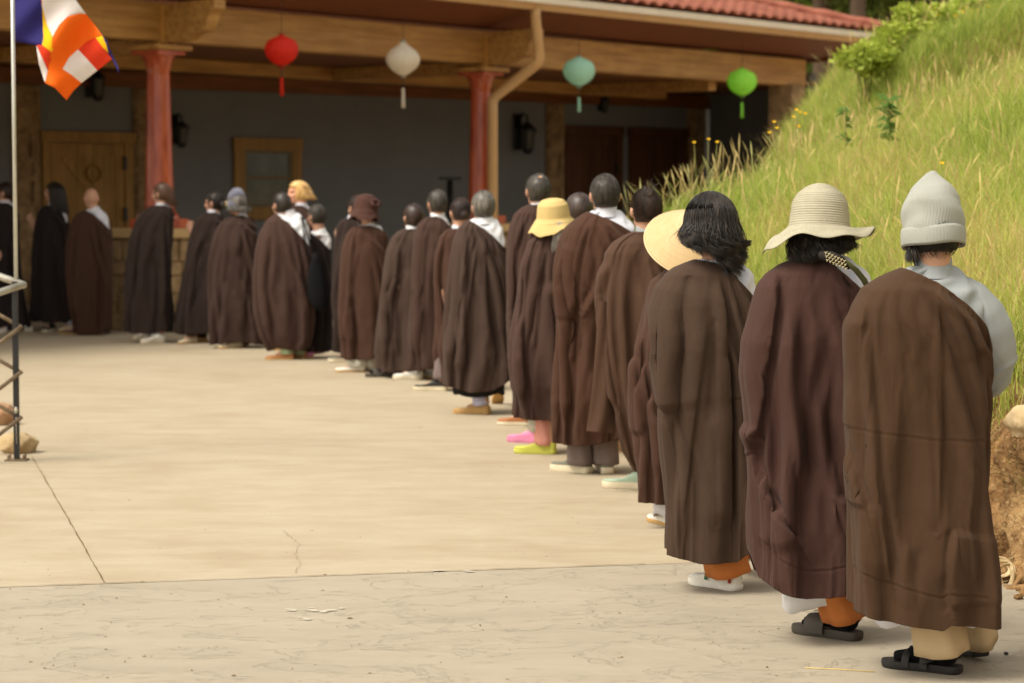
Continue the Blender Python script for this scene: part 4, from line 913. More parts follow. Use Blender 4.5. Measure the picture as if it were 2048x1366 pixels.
def drape(P0, Nn, ex, dout, din, steps, iters, seed, bend=.35):
    """position based cloth relaxed inside a shell around the garment shape; P0 (M,N,3), Nn plan normals"""
    M, N, _ = P0.shape; P = P0.copy(); V = np.zeros_like(P); rn = np.random.RandomState(seed)
    nx = np.roll(P0, -1, 1)
    Lh = np.linalg.norm(nx-P0, axis=2)*(1+ex); Lv = np.linalg.norm(P0[1:]-P0[:-1], axis=2)
    Lb = np.linalg.norm(np.roll(P0, -2, 1)-P0, axis=2)*(1+ex)
    Lb4 = np.linalg.norm(np.roll(P0, -4, 1)-P0, axis=2)*(1+ex) if bend > .5 else None
    Lv = Lv*.97
    d1 = np.sqrt(((Lh[:-1]+Lh[1:])/2)**2+Lv**2)
    T = np.stack([-Nn[..., 1], Nn[..., 0], Nn[..., 2]*0], -1)
    w = np.ones((M, N, 1)); w[0] = 0; w[1] *= .3
    def con(ia, ib, L, k):
        a = P[ia]; b = P[ib]; d = b-a; l = np.linalg.norm(d, axis=-1, keepdims=True)+1e-9; wa, wb = w[ia], w[ib]
        c = k*d*((l-L[..., None])/l)/(wa+wb+1e-9); P[ia] = a+c*wa; P[ib] = b-c*wb
    tt_ = np.linspace(0, 1, M)[:, None]; zc = .001+.020*tt_; Lh[:2] /= (1+ex[:2])
    ev = np.arange(0, N, 2); od = np.arange(1, N, 2)
    R_ = slice(0, None)
    for st in range(steps):
        V *= .93; V[..., 2] -= .0011
        Pp = P.copy(); P += V
        for it in range(iters):
            for c in (ev, od):
                c2 = (c+1) % N; con((R_, c), (R_, c2), Lh[:, c], .9)
            if Lb4 is not None:
                for q in range(8):
                    c = np.arange(q, N-(N % 8), 8); con((R_, c), (R_, (c+4) % N), Lb4[:, c], .30)
            for r0 in (0, 1):
                a = slice(r0, M-1, 2); b = slice(r0+1, M, 2)
                con((a,), (b,), Lv[r0:M-1:2], .95)
                for c in (ev, od):
                    con((a, c), (b, (c+1) % N), d1[r0:M-1:2][:, c], .12); con((a, (c+1) % N), (b, c), d1[r0:M-1:2][:, c], .12)
            for q in range(4):
                c = np.arange(q, N-(N % 4), 4); c2 = (c+2) % N; con((R_, c), (R_, c2), Lb[:, c], bend)
            D = P-P0; dn = (D*Nn).sum(-1); dt = np.clip((D*T).sum(-1), -.05, .05); dz = np.clip(D[..., 2], -zc, zc)
            dn = np.clip(dn, -din, dout); P = P0+Nn*dn[..., None]+T*dt[..., None]; P[..., 2] = P0[..., 2]+dz
        V = (P-Pp)
    return P
def upsample(P):
    a = (-np.roll(P, 1, 1)+9*P+9*np.roll(P, -1, 1)-np.roll(P, -2, 1))/16
    Q = np.empty((P.shape[0], P.shape[1]*2, 3)); Q[:, ::2] = P; Q[:, 1::2] = a
    E = np.concatenate([2*Q[:1]-Q[1:2], Q, 2*Q[-1:]-Q[-2:-1]]); m = (-E[:-3]+9*E[1:-2]+9*E[2:-1]-E[3:])/16
    O = np.empty((Q.shape[0]*2-1, Q.shape[1], 3)); O[::2] = Q; O[1::2] = m; return O
PERS = []
def person(px, fy, prof, head, yaw, robe, label, hair=None, shirt=None, rim=None, folds=None, hem=None, feet=None, trous=None, hi=False, hat=None, nape=None, seed=0, collar=True, htilt=0, hscale=1.0, under=None, fld=1.0, front=1.0, headroll=0, sleeve=None, skin=None, deepf=1.0):
    if feet and not hi: fy = max([fy]+[f_[1]-1 for f_ in feet if f_[4]])
    B = gnd(px, fy); Y0 = B.y; r2 = random.Random(seed*13+5); rn = np.random.RandomState(seed+100)
    yw = R(yaw)                     # 0 = facing +Y, positive turns to the left
    fw = Vector((-math.sin(yw), math.cos(yw), 0)); rt = Vector((math.cos(yw), math.sin(yw), 0))
    # ---- garment profile in metres around the base
    P = [at(xl, y, Y0)-B for y, xl, xr in prof]; Q = [at(xr, y, Y0)-B for y, xl, xr in prof]
    zs = np.array([p.z for p in P]); xl = np.array([p.x for p in P]); xr = np.array([q.x for q in Q]); fq_ = (zs[0]-zs)/(zs[0]-zs[-1]); ins = .020*sstep(.02, .16, fq_)*(1-1.2*sstep(.55, 1, fq_)); xl = xl+ins; xr = xr-ins
    seglen = np.hypot(np.diff(zs), np.maximum(np.abs(np.diff(xl)), np.abs(np.diff(xr)))); s = np.concatenate([[0], np.cumsum(seglen)]); s /= s[-1]
    def smooth_interp(x):
        ss = np.linspace(0, 1, 400); o = []
        for arr in (zs, xl, xr):
            y = np.interp(ss, s, arr); k = np.hanning(9 if hi else 11); k /= k.sum(); yp = np.concatenate([2*y[0]-y[len(k)//2:0:-1], y, 2*y[-1]-y[-2:-len(k)//2-1:-1]]); y = np.convolve(yp, k, 'valid')[:400]
            o.append(np.interp(x, ss, y))
        return o
    N, Mr = (176, 190) if hi else ((112, 120) if Y0 < 18 else (84, 90))
    th = np.linspace(0, 2*PI, N, endpoint=False)
    top_z = zs[0]; hgt = zs[0]-zs[-1]
    def surf(TH, SS, off=0.0):
        z, l, r = smooth_interp(SS); c = (l+r)/2; a = np.maximum((r-l)/2, .02)+off
        fz = np.clip((top_z-z)/hgt, 0, 1)
        bb = np.where(fz < .12, np.clip(a*.95, .05, .125+fz*.4), 0); 
        bb = np.clip(a*(.64+.24*sstep(.5, 1, fz)), .07, .078+.100*(1-np.exp(-fz/.06))+.05*fz)+off
        bf = np.clip(a*.95, .07, .085+.17*(1-np.exp(-fz/.08)))*front+off
        nn = 2/2.8
        cs, sn = np.cos(TH), np.sin(TH)
        x = c+a*np.sign(cs)*np.abs(cs)**nn; y = np.where(sn < 0, bb, bf)*np.sign(sn)*np.abs(sn)**nn
        lean = .032*np.sin(np.clip(fz*3.0, 0, PI))*-1+.02
        return x, y+lean, z
    ths, sa = (rim if (rim and not isinstance(rim, list)) else (1.5, .2))
    def s0f(TH):
        # neck opening runs down to the right armpit, back (and front) symmetric
        q = np.abs(((TH-PI+PI) % (2*PI))-PI)   # distance from pi (left side) 0..pi
        q = np.abs((TH % (2*PI))-PI)
        return .004+sa*sstep(R(90)*(ths-1)*2, PI*.98, q)
    v = np.linspace(0, 1, Mr); TH, VV_ = np.meshgrid(th, v)
    if isinstance(rim, list):
        rx = [(at(a_, b_, Y0-.10)-B).x for a_, b_ in rim]; rz = [(at(a_, b_, Y0-.10)-B).z for a_, b_ in rim]
        sg = np.linspace(0, .5, 260); thb = np.where(np.sin(th) <= 0, th, 2*PI-th); TG, SG = np.meshgrid(thb, sg); gx, gy, gz = surf(TG, SG)
        below = gz <= np.interp(gx, rx, rz); fi_ = np.argmax(below, axis=0); s0r = sg[fi_]; kk = np.hanning(9); kk /= kk.sum(); s0r = np.convolve(np.concatenate([s0r[-4:], s0r, s0r[:4]]), kk, 'valid'); S0 = np.maximum(.004, s0r)[None]*np.ones_like(TH)
    else: S0 = s0f(TH)
    SS = S0+(1-S0)*VV_
    x, y, z = surf(TH, SS)
    fz = np.clip((top_z-z)/hgt, 0, 1)
    # normals in plan
    x2, y2, _ = surf(TH+.02, SS); tx, ty = x2-x, y2-y; ln = np.hypot(tx, ty)+1e-9; nx_, ny_ = ty/ln, -tx/ln
    # general folds: ridged angular waves growing towards the hem
    amp = (.002+.013*sstep(.12, .8, fz)+.006*sstep(.8, 1, fz))*fld
    disp = np.zeros_like(x)
    for k in range(5 if not hi else 5):
        f_ = [4, 7, 11, 15, 6][k]; ph = rn.uniform(0, 6.28); dr = rn.uniform(-1.6, 1.6); w = rn.uniform(.5, 1)/(1+k*.35)
        g_ = np.sin(TH*f_/2+ph+dr*fz*2+.6*np.sin(fz*4+ph)+.5*np.sin(TH*2+ph))
        disp += amp*w*((1-np.abs(g_))**1.6*1.6-.5)
    disp = disp*(.9 if hi else 1.0)
    back = 1-sstep(.02, .10, y)     # fold drawings act on the side that faces the photographer
    wx = x+B.x; wzv = z
    fl_ = []
    if folds:
        for (kind, amp_, w_, pts) in folds:
            fl_.append((kind, amp_, w_, [((at(a, b_, Y0-.15)-B).x, (at(a, b_, Y0-.15)-B).z) for a, b_ in pts]))
    nauto = 8 if not hi else 3
    L_sh = (xl[0]*.3+xl[min(3, len(xl)-1)]*.7, zs[min(2, len(zs)-1)])
    for i in range(nauto):
        f0 = (i+.5+rn.uniform(-.3, .3))/nauto
        zt = zs[0]-hgt*rn.uniform(.05, .3); xa = xl[0]+(xr[0]-xl[0])*(.15+.6*f0); ze = zs[-1]+hgt*rn.uniform(0, .35); xb = xl[-1]+(xr[-1]-xl[-1])*(f0*1.05)+rn.uniform(-.03, .03)
        xm = (xa*.35+xb*.65)+rn.uniform(-.02, .02)
        kd = 'ridge' if rn.uniform() < .65 else 'step'
        fl_.append((kd, rn.uniform(.008, .018)*(1 if not hi else .5)*(1 if kd == 'ridge' else .8), rn.uniform(.016, .034), [(xa, zt), (xm, (zt*.55+ze*.45)), (xb, ze)]))
    # tension folds fanning over the back from the shoulder knot towards the far hip
    for i in range(4 if not hi else 2):
        a0_ = rn.uniform(.05, .5); xs_ = xl[0]+(xr[0]-xl[0])*rn.uniform(.3, 1.1); zs_ = zs[0]-hgt*rn.uniform(.03, .08)
        fl_.append(('ridge', rn.uniform(.008, .016), rn.uniform(.012, .022), [(xs_, zs_), (xs_+.12+.05*i, zs_-.10-.07*i), (xs_+.2+.03*i, zs_-.26-.12*i)]))
    seams = [q for q in fl_ if q[0] != 'ridge']; fl_ = [q for q in fl_ if q[0] == 'ridge']
    for (kind, A, w_, path) in fl_:
        d, t = polyd(x, z, path); env = sstep(0, .18, t)*(1-.85*sstep(.8, 1, t)) if kind != 'seam' else 1
        if kind == 'ridge': g_ = np.exp(-(d/w_)**2)-.55*np.exp(-((d-1.6*w_)/w_)**2)-.25*np.exp(-((d+1.9*w_)/w_)**2)
        elif kind == 'step': dd_ = -d; g_ = np.where(dd_ > -.004, 1/(1+np.exp(-np.clip(dd_/.005, -30, 30)))*np.exp(-np.maximum(dd_, 0)/(w_*3.2)), 1/(1+np.exp(-np.clip(dd_/.005, -30, 30))))-.35*np.exp(-((dd_+.012)/.014)**2)
        elif kind == 'stepr': dd_ = d; g_ = 1/(1+np.exp(-np.clip(dd_/.005, -30, 30)))*np.exp(-np.maximum(dd_, 0)/(w_*3.2))-.35*np.exp(-((dd_+.012)/.014)**2)
        else: g_ = -np.exp(-(d/w_)**2)+.5*np.exp(-((d-2.2*w_)/w_)**2)
        disp = disp+A*g_*env*back*(np.abs(d) < .5)
    # keep the rim tidy
    disp *= sstep(0, .03, VV_)*.9+.1
    disp = np.clip(disp*(1.35 if hi else 1.15), -.035, .055)
    x = x+nx_*disp; y = y+ny_*disp
    P0_ = np.stack([x, y, z], -1); Nn_ = np.stack([nx_, ny_, nx_*0], -1)
    ex = (.02+(.12 if hi else .15)*sstep(.1, .8, fz))*(max(fld, .8)); do_ = (.004+.022*sstep(.05, .6, fz)); di_ = (.003+.030*sstep(.08, .6, fz))
    # a little seed noise so that the buckling starts irregularly
    P1_ = P0_
    nz_ = (vnoise(TH*9/ (2*PI)*2+seed, fz*5+seed, seed)-.5)*.008*sstep(.05, .3, fz); nz_[:, -1] = nz_[:, 0]
    P1_ = P0_+Nn_*nz_[..., None]
    PD = drape(P1_, Nn_, ex, do_, di_, 26 if hi else 20, 9 if hi else 7, seed, .8 if hi else .4)
    if hi or Y0 < 18: PD = upsample(PD)
    Mr, N = PD.shape[:2]; x, y, z = PD[..., 0], PD[..., 1], PD[..., 2]; VV_ = np.linspace(0, 1, Mr)[:, None]*np.ones((1, N)); th = np.linspace(0, 2*PI, N, endpoint=False)
    tx, ty = np.roll(x, -1, 1)-np.roll(x, 1, 1), np.roll(y, -1, 1)-np.roll(y, 1, 1); ln = np.hypot(tx, ty)+1e-9; nx_, ny_ = ty/ln, -tx/ln
    back = 1-sstep(.0, .08, y)
    for (kind, A, w_, path) in seams:
        d, t = polyd(x, z, path)
        if kind == 'seam': g_ = (-np.exp(-(d/w_)**2)+.5*np.exp(-((d-2.2*w_)/w_)**2))*A*back*1.4
        else:
            dd_ = -d if kind == 'step' else d; sg_ = 1/(1+np.exp(-np.clip(dd_/(.0016 if hi else .003), -30, 30)))
            g_ = (sg_*np.exp(-np.maximum(dd_, 0)/(w_*2.6))-.45*np.exp(-((dd_+.010)/.012)**2))*A*1.4*back*sstep(0, .12, t)*(1-.8*sstep(.9, 1, t))*(np.abs(d) < .4)
        x = x+nx_*g_; y = y+ny_*g_
    # small vertical irregularity and shaped hem
    if hem:
        hx = [(at(a, b_, Y0-.17)-B).x for a, b_ in hem]; hz = [(at(a, b_, Y0-.17)-B).z for a, b_ in hem]
        tgt = np.interp(x[-1], hx, hz); dz = tgt-z[-1]
    else:
        dz = .012*np.sin(th*3+seed)+.006*np.sin(th*7+seed*2)+(at(px, prof[-1][0], Y0-.17)-at(px, prof[-1][0], Y0)).z
    z = z+dz[None]*sstep(.45, 1, VV_)
    x = x+.0
    body = None
    idx = np.arange(N*Mr).reshape(Mr, N); ix2 = np.roll(idx, -1, axis=1)
    F = np.stack([idx[:-1], idx[1:], ix2[1:], ix2[:-1]], -1).reshape(-1, 4)
    RV = np.stack([x, y, z], -1).reshape(-1, 3)
    # ---- head frame
    hx, htop = head; hc = at(hx, htop, Y0)-B; HC = Vector((hc.x, .035, hc.z-.112*hscale))
    HF_ = Matrix.Translation(HC) @ Matrix.Rotation(yw+R(headroll)*0, 4, 'Z') @ Matrix.Rotation(R(headroll), 4, 'Y') @ Matrix.Rotation(-R(htilt), 4, 'X') @ Matrix.Scale(hscale, 4)
    # ---- body
    nb = Vector(((xl[0]+xr[0])/2, .02, zs[0])); sh = zs[0]-.05
    cxm = float((xl[0]+xr[0])/2); hipx = float((xl[-1]+xr[-1])/2)
    sw = min(.155, float((xr-xl).max())*.26)*(1-.7*min(1, abs(math.sin(yw))**2)); hipz = zs[0]*.60
    prims = []
    for Vp, Fp in HP: prims.append(([tuple(HF_ @ Vector(v)) for v in Vp], Fp))
    prims.append(capsule(HF_ @ Vector((0, -.015, -.05)), nb+Vector((0, 0, -.03)), .052, .058))
    prims.append(capsule(nb+Vector((0, 0, -.15)), (cxm*.5+hipx*.5, .02, hipz+.12), .075, .08)); prims.append(capsule((cxm*.5+hipx*.5, .02, hipz+.12), (hipx, .02, hipz-.02), .08, .09))
    prims.append(capsule(nb+Vector((0, 0, -.02)), nb+Vector((0, 0, -.16)), .05, .07))
    shl = Vector((nb.x, nb.y, sh-.06))
    prims.append(capsule(shl-rt*sw*.7, shl+rt*sw*.7, .042, .042))
    feet_ = feet or [(px-12, fy, 0, 0, None), (px+12, fy-6, 0, 0, None)]
    fb = []
    for fi in feet_:
        g_ = gnd(fi[0], fi[1])-B; fb.append((g_, yw+R(fi[2]), fi[3]))
    for k, (g_, a_, pt) in enumerate(fb):
        sd = -1 if k == 0 else 1
        lift = .2*math.sin(R(pt)); fdir = Vector((-math.sin(a_), math.cos(a_), 0))
        ank = Vector((g_.x, g_.y, .085+lift)); hip = Vector((hipx, 0, hipz))+rt*sd*.08
        knee = hip.lerp(ank, .5)+fw*.03
        knee = Vector((knee.x, max(knee.y, .0), knee.z)); calf = ank.lerp(knee, .35); calf.y = ank.y*.5
        prims += [capsule(hip, knee, .075, .05), capsule(knee, calf, .05, .04), capsule(calf, ank, .04, .034), capsule(ank-Vector((0, 0, .02)), ank+fdir*.12*math.cos(R(pt))-Vector((0, 0, .04+.12*math.sin(R(pt)))), .030, .022)]
    hands = []
    for sd in (-1, 1):
        s_ = shl+rt*sd*sw*.85; el_ = s_+rt*sd*.005+fw*.06+Vector((0, 0, -.26)); wr = Vector((nb.x, nb.y, sh-.20))+fw*.235+rt*sd*.028
        if nape == 'far' : pass
        prims += [capsule(s_, el_, .038, .030), capsule(el_, wr, .030, .022)]
        M_ = Matrix.Translation(wr) @ Matrix.Rotation(yw, 4, 'Z') @ Matrix.Rotation(-R(22), 4, 'X') @ Matrix.Rotation(PI/2*0, 4, 'Z')
        hv = HV.copy(); hv[:, 0] *= -sd; hv[:, 1] *= -1
        hands.append((xfV(hv, M_), HF if sd < 0 else [f[::-1] for f in HF]))
    BV, BF = remesh(*join([(list(map(tuple, a)), b_) for a, b_ in prims]), .0085, 2)
    Vall = [BV]; Fall = list(BF); n0 = len(BV)
    for hv, hf in hands: Vall.append(hv); Fall += [tuple(i+n0 for i in f) for f in hf]; n0 += len(hv)
    BVV = np.concatenate(Vall)
    Hi = np.array(HF_.inverted()); ctr = np.array([BVV[list(f)].mean(0) for f in Fall]); loc_ = ctr @ Hi[:3, :3].T+Hi[:3, 3]
    mi = np.zeros(len(Fall), int)
    mi[(np.abs(loc_[:, 0]) < .024) & (np.abs(loc_[:, 2]+.063) < .009) & (loc_[:, 1] > .085)] = 1
    mi[(np.abs(np.abs(loc_[:, 0])-.031) < .012) & (np.abs(loc_[:, 2]-.002) < .0055) & (loc_[:, 1] > .05)] = 2
    body = mesh('person', BVV, Fall, [skin or M_skin, M_lip, M_eye], loc=B, midx=mi); tag(body, label, 'person', 'people in brown robes queuing')
    ro = mesh('robe', RV, F, robe, body); md = ro.modifiers.new('t', 'SOLIDIFY'); md.thickness = .003; md.offset = -1
    # ---- shirt and collar
    shirt = shirt or SH_lav
    if shirt:
        vs = np.linspace(0, .5, 60); t2, s2 = np.meshgrid(np.linspace(0, 2*PI, 90, endpoint=False), vs); X, Y_, Z_ = surf(t2, s2, -.022-.03*sstep(.25, .5, s2))
        wr_ = .004*np.sin(t2*9+s2*40+seed)+.003*np.sin(s2*90+t2*4); X = X+wr_*np.cos(t2); Y_ = Y_+wr_*np.sin(t2)
        ii = np.arange(X.size).reshape(X.shape); jj = np.roll(ii, -1, axis=1); FS = np.stack([ii[:-1], ii[1:], jj[1:], jj[:-1]], -1).reshape(-1, 4)
        Z_ = Z_-.010*sstep(0, .06, s2); mb = MB(); mb.add(np.stack([X, Y_, Z_], -1).reshape(-1, 3).tolist(), FS.tolist())
        # standing collar band
        nc = Vector((cxm, .022, zs[0]-.004)); tilt = (HC-nc); k = 40; st = len(mb.V)
        lv = [(.066, -.03), (.062, -.012), (.060, .012), (.0595, .032), (.0565, .033), (.056, .0)]
        for (r_, h_) in lv:
            for j in range(k):
                a = 2*PI*j/k; mb.V.append(tuple(nc+Vector((r_*1.0*math.cos(a)+tilt.x*h_*3, r_*1.02*math.sin(a)+h_*.25, h_+.006*math.sin(a)))))
        for i in range(len(lv)-1):
            for j in range(k): j2 = (j+1) % k; mb.F.append((st+i*k+j, st+i*k+j2, st+(i+1)*k+j2, st+(i+1)*k+j)); mb.M.append(0)
        if sleeve:
            SP = [at(a, b_, Y0+dy)-B for a, b_, dy, r_ in sleeve]; 
            tS = np.linspace(0, len(SP)-1, 60); SPi = [Vector([float(np.interp(q, range(len(SP)), [p_[c_] for p_ in SP])) for c_ in range(3)]) for q in tS]; rI = np.interp(tS, range(len(SP)), [q[3] for q in sleeve]); st = len(mb.V); mb.tube(SPi, list(rI), 64)
            for q in range(st, len(mb.V)):
                i_, j_ = divmod(q-st, 64); c_ = SPi[i_]; d_ = Vector(mb.V[q])-c_; a_ = j_/64*2*PI; t_ = i_/59
                g1 = 1-abs(math.sin(a_*1.5+t_*5.0+.6)); g2 = 1-abs(math.sin(t_*13+math.sin(a_)*2.2)); g3 = 1-abs(math.sin(a_*2.5-t_*7)); e1 = math.exp(-((t_-.62)/.16)**2)
                mb.V[q] = tuple(c_+d_*(1+.07*g1**2*t_+.16*e1*g2**3-.07*e1+.06*g3**2*(.4+t_)-.03))
        mb.build('shirt', shirt, body)
    # ---- trousers and shoes
    trous = trous or ('dark', .055, .06)
    if trous:
        mb = MB(); 
        for k, (g_, a_, pt) in enumerate(fb):
            lift = .2*math.sin(R(pt)); wtop = .085; r_b = trous[1]; zb = trous[2]+lift
            fd_ = Vector((-math.sin(a_), math.cos(a_), 0)); g_ = g_+fd_*(.022 if hi else .03); g_.y = max(g_.y, -.08); hipp = Vector((g_.x*.45+hipx*.55+(-.04 if k == 0 else .03), .03, zb+.45))
            P_ = []; rs = []
            for t in np.linspace(0, 1, 14): 
                c = hipp.lerp(Vector((g_.x, g_.y+.0, zb)), t); P_.append(c); rs.append(min(wtop*.8, r_b)*(1-t)+r_b*t)
            st = len(mb.V); mb.tube(P_, rs, 28, cap=False)
            for q in range(st, len(mb.V)):
                vv_ = Vector(mb.V[q]); t = (hipp.z-vv_.z)/(hipp.z-zb); j = (q-st) % 28; rad = .006*math.sin(j*2*PI/28*4+k+seed)+.004*math.sin(j*2*PI/28*7+t*9)
                c = hipp.lerp(Vector((g_.x, g_.y, zb)), t); d = (vv_-c); d.z = 0; vv_ = vv_+d.normalized()*rad*(1 if hi else .6)+Vector((0, 0, .008*math.sin(j*2*PI/28*2+k)*max(0, t-.7)*3)); mb.V[q] = tuple(vv_)
        o = mb.build('trousers', TR[trous[0]], body); q = o.modifiers.new('t', 'SOLIDIFY'); q.thickness = .003; q.offset = -1
    for k, fi in enumerate(feet_):
        if fi[4]:
            g_, a_, pt = fb[k]; shoe(body, fi[4], (g_.x, g_.y, .001), a_, pt, 0, fi[5] if len(fi) > 5 else .98, 1 if k else -1)
    # ---- under-robe hem
    if under:
        c_, z0_, z1_, inset = under; mb = MB(); k = 60; levs = np.linspace(z1_+.25, z0_, 8)
        X, Y_, Z_ = surf(np.linspace(0, 2*PI, k, endpoint=False), np.full(k, .985), -inset)
        cx_ = X.mean()
        for q, zz in enumerate(levs):
            for j in range(k):
                a = 2*PI*j/k; dzv = 0 if q < 5 else .015*math.sin(a*3+seed+1)*(q-4)/3
                mb.V.append((cx_+(X[j]-cx_)*(.9+.1*math.sin(a*5+seed)*.15), Y_[j]*.9, zz+dzv))
        for q in range(7):
            for j in range(k): j2 = (j+1) % k; mb.F.append((q*k+j, (q+1)*k+j, (q+1)*k+j2, q*k+j2)); mb.M.append(0)
        o = mb.build('under_robe', c_, body); q = o.modifiers.new('t', 'SOLIDIFY'); q.thickness = .002
    if hair:
        hair_obj('hair', hair[0], Matrix.Translation(B) @ HF_, body, B, hair[1], seed)
    if hat: hat(body, HF_, B, Y0)
    PERS.append((body, B, Y0)); return body, B, HF_
# ---- hats
def beanie(m, h=.20, r=.097, cuff=.055, point=True, z0=-.035, lean=0):
    def f(body, HF_, B, Y0):
        e = Matrix(HF_); mb = MB(); n = 180
        rib = lambda a, z: 1+.010*math.cos(a*60)
        pr = [(r*.98, z0+.005), (r*1.0, z0+.03), (r*1.01, z0+.07), (r*1.0, z0+.11), (r*.95, z0+.14), (r*.84, z0+.165), (r*.66, z0+.19), (r*.44, z0+.212), (r*.27, z0+.229), (r*.18, z0+.239), (r*.09, z0+.2445), (.0005, z0+.246)] if point else \
             [(r*.98, z0+.005), (r, z0+.05), (r*.99, z0+.09), (r*.92, z0+.125), (r*.76, z0+.155), (r*.5, z0+.178), (r*.2, z0+.19), (.0005, z0+.192)]
        pz = np.array(pr); t = np.linspace(0, len(pr)-1, 50); y = [[float(np.interp(q, range(len(pr)), pz[:, i])) for q in t] for i in (0, 1)]
        mb.lathe(list(zip(y[0], y[1])), n, f=rib, c=(0, -.006, 0))
        for i, v in enumerate(mb.V):
            x_, y_, z_ = v; k = max(0, (z_-z0-.08)/.17); mb.V[i] = (x_+lean*k*k*.1+.004*math.sin(z_*60+y_*30), (y_+.006)*1.10-.006+.003*math.sin(z_*50+x_*40), z_+.003*math.sin(x_*60))
        mb.xf(e); o = mb.build('hat', m, body)
        mb = MB(); pr = [(r*.99, z0+.004), (r*1.03, z0-.004), (r*1.055, z0+.006), (r*1.065, z0+cuff*.5), (r*1.055, z0+cuff-.006), (r*1.03, z0+cuff+.003), (r*1.0, z0+cuff-.002)]
        mb.lathe(pr, n, f=lambda a, z: 1+.007*math.cos(a*60), c=(0, -.006, 0))
        mb.V = [(x_, (y_+.006)*1.10-.006, z_+.004*math.sin(3*x_/r)) for x_, y_, z_ in mb.V]; mb.xf(e); mb.build('cuff', m, o)
        return o
    return f
def brimhat(m, prof, tilt=(0, 0), wave=.0, wf=3, ph=0, asp=1.08, name='hat', ridges=0, off=(0, -.01, 0), nn=120, droop=None, stroke=None):
    def f(body, HF_, B, Y0):
        e = Matrix(HF_) @ Matrix.Translation(off) @ Matrix.Rotation(R(tilt[0]), 4, 'X') @ Matrix.Rotation(R(tilt[1]), 4, 'Y')
        pz = np.array(prof); L = np.concatenate([[0], np.cumsum(np.hypot(np.diff(pz[:, 0]), np.diff(pz[:, 1])))]); t = np.linspace(0, L[-1], max(60, int(L[-1]/.0022)))
        rr = np.interp(t, L, pz[:, 0]); zz = np.interp(t, L, pz[:, 1]); k = np.hanning(9); k /= k.sum()
        r2_ = np.convolve(np.pad(rr, 4, 'edge'), k, 'valid'); z2_ = np.convolve(np.pad(zz, 4, 'edge'), k, 'valid'); r2_[0] = rr[0]
        mb = MB(); rmax = rr.max(); rc = pz[:, 0][len(pz)//2]
        if ridges: r2_ = r2_+.0024*np.abs(np.sin(t/ridges*PI)); z2_ = z2_+.0020*np.abs(np.sin(t/ridges*PI))
        mb.lathe(list(zip(r2_.tolist(), z2_.tolist())), nn)
        V = []
        for x_, y_, z_ in mb.V:
            rad = math.hypot(x_, y_); a = math.atan2(y_, x_); w = max(0, (rad-.10)/(rmax-.10)) if rad > .10 else 0
            z_ += wave*w**1.4*math.sin(a*wf+ph)+wave*.4*w*w*math.sin(a*(wf*2+1)+ph*2)
            if droop: z_ += droop(a)*w**1.3
            V.append((x_, y_*(asp if rad < .12 else 1+(asp-1)*.6), z_))
        mb.V = V; mb.xf(e); o = mb.build(name, m, body); q = o.modifiers.new('t', 'SOLIDIFY'); q.thickness = .003; q.offset = -1
        return o
    return f
M_beanie = mat('pale_grey_knit', lin(154, 155, 146), .92, bump=[(340, .5, .002, (1, 1, 1), 2)], var=[(8, .25, (1, 1, 1), lin(140, 143, 133))], spec=.1, sheen=.15)
M_beanie2 = mat('slate_grey_knit', lin(104, 104, 118), .92, bump=[(340, .5, .002, (1, 1, 1), 2)], spec=.1, sheen=.3)
M_sun = mat('woven_paper_straw', lin(170, 164, 142), .8, bump=[(500, .4, .001, (1, 1, 1), 2)], var=[(160, .5, (1, 1, 8), lin(128, 118, 94)), (10, .3, (1, 1, 1), lin(182, 176, 154))], spec=.2)
M_cone = mat('palm_leaf_straw', lin(194, 166, 122), .6, bump=[(80, .3, .002, (1, 1, 1), 3)], var=[(40, .4, (1, 1, .2), lin(190, 152, 98))], spec=.3)
M_bucket = cloth('yellow_canvas', (200, 174, 116), .2)
M_cap = cloth('plum_brown_cotton', (92, 62, 54), .3)
def crown(zb, h, r, br, bz, flat=.5):
    return [(.0005, zb+h), (r*.3, zb+h-.004), (r*.62, zb+h-.018), (r*.85, zb+h-.045), (r*.95, zb+h*.55), (r, zb+.01), (r*1.02, zb), (r*1.1, zb-.006), (br*.75, zb+bz*.5), (br, zb+bz)]
sunhat = brimhat(M_sun, [(.0005, .150), (.020, .149), (.050, .136), (.078, .112), (.092, .085), (.098, .04), (.101, .005), (.106, -.004), (.128, -.010), (.155, -.018), (.182, -.028), (.192, -.034)], tilt=(4, 3), wave=.020, wf=3, ph=2.2, asp=1.06, ridges=.0085, off=(0, -.01, .0), droop=lambda a: (-.045*max(0, math.cos(a-PI-.35))**2+.010*math.cos(a)))
# ------------- robes: colours (sRGB as they look under neutral light)
RB = {k: robe_mat(v) for k, v in {'walnut': (84, 61, 43), 'plum': (84, 58, 50), 'olive': (84, 65, 52), 'red': (86, 60, 48), 'brown': (92, 67, 52), 'russet': (88, 60, 46), 'umber': (84, 62, 54), 'taupe': (84, 66, 57), 'dark': (62, 49, 44), 'choc': (76, 57, 49), 'warm': (80, 55, 42), 'black': (50, 41, 39)}.items()}
Z = 0
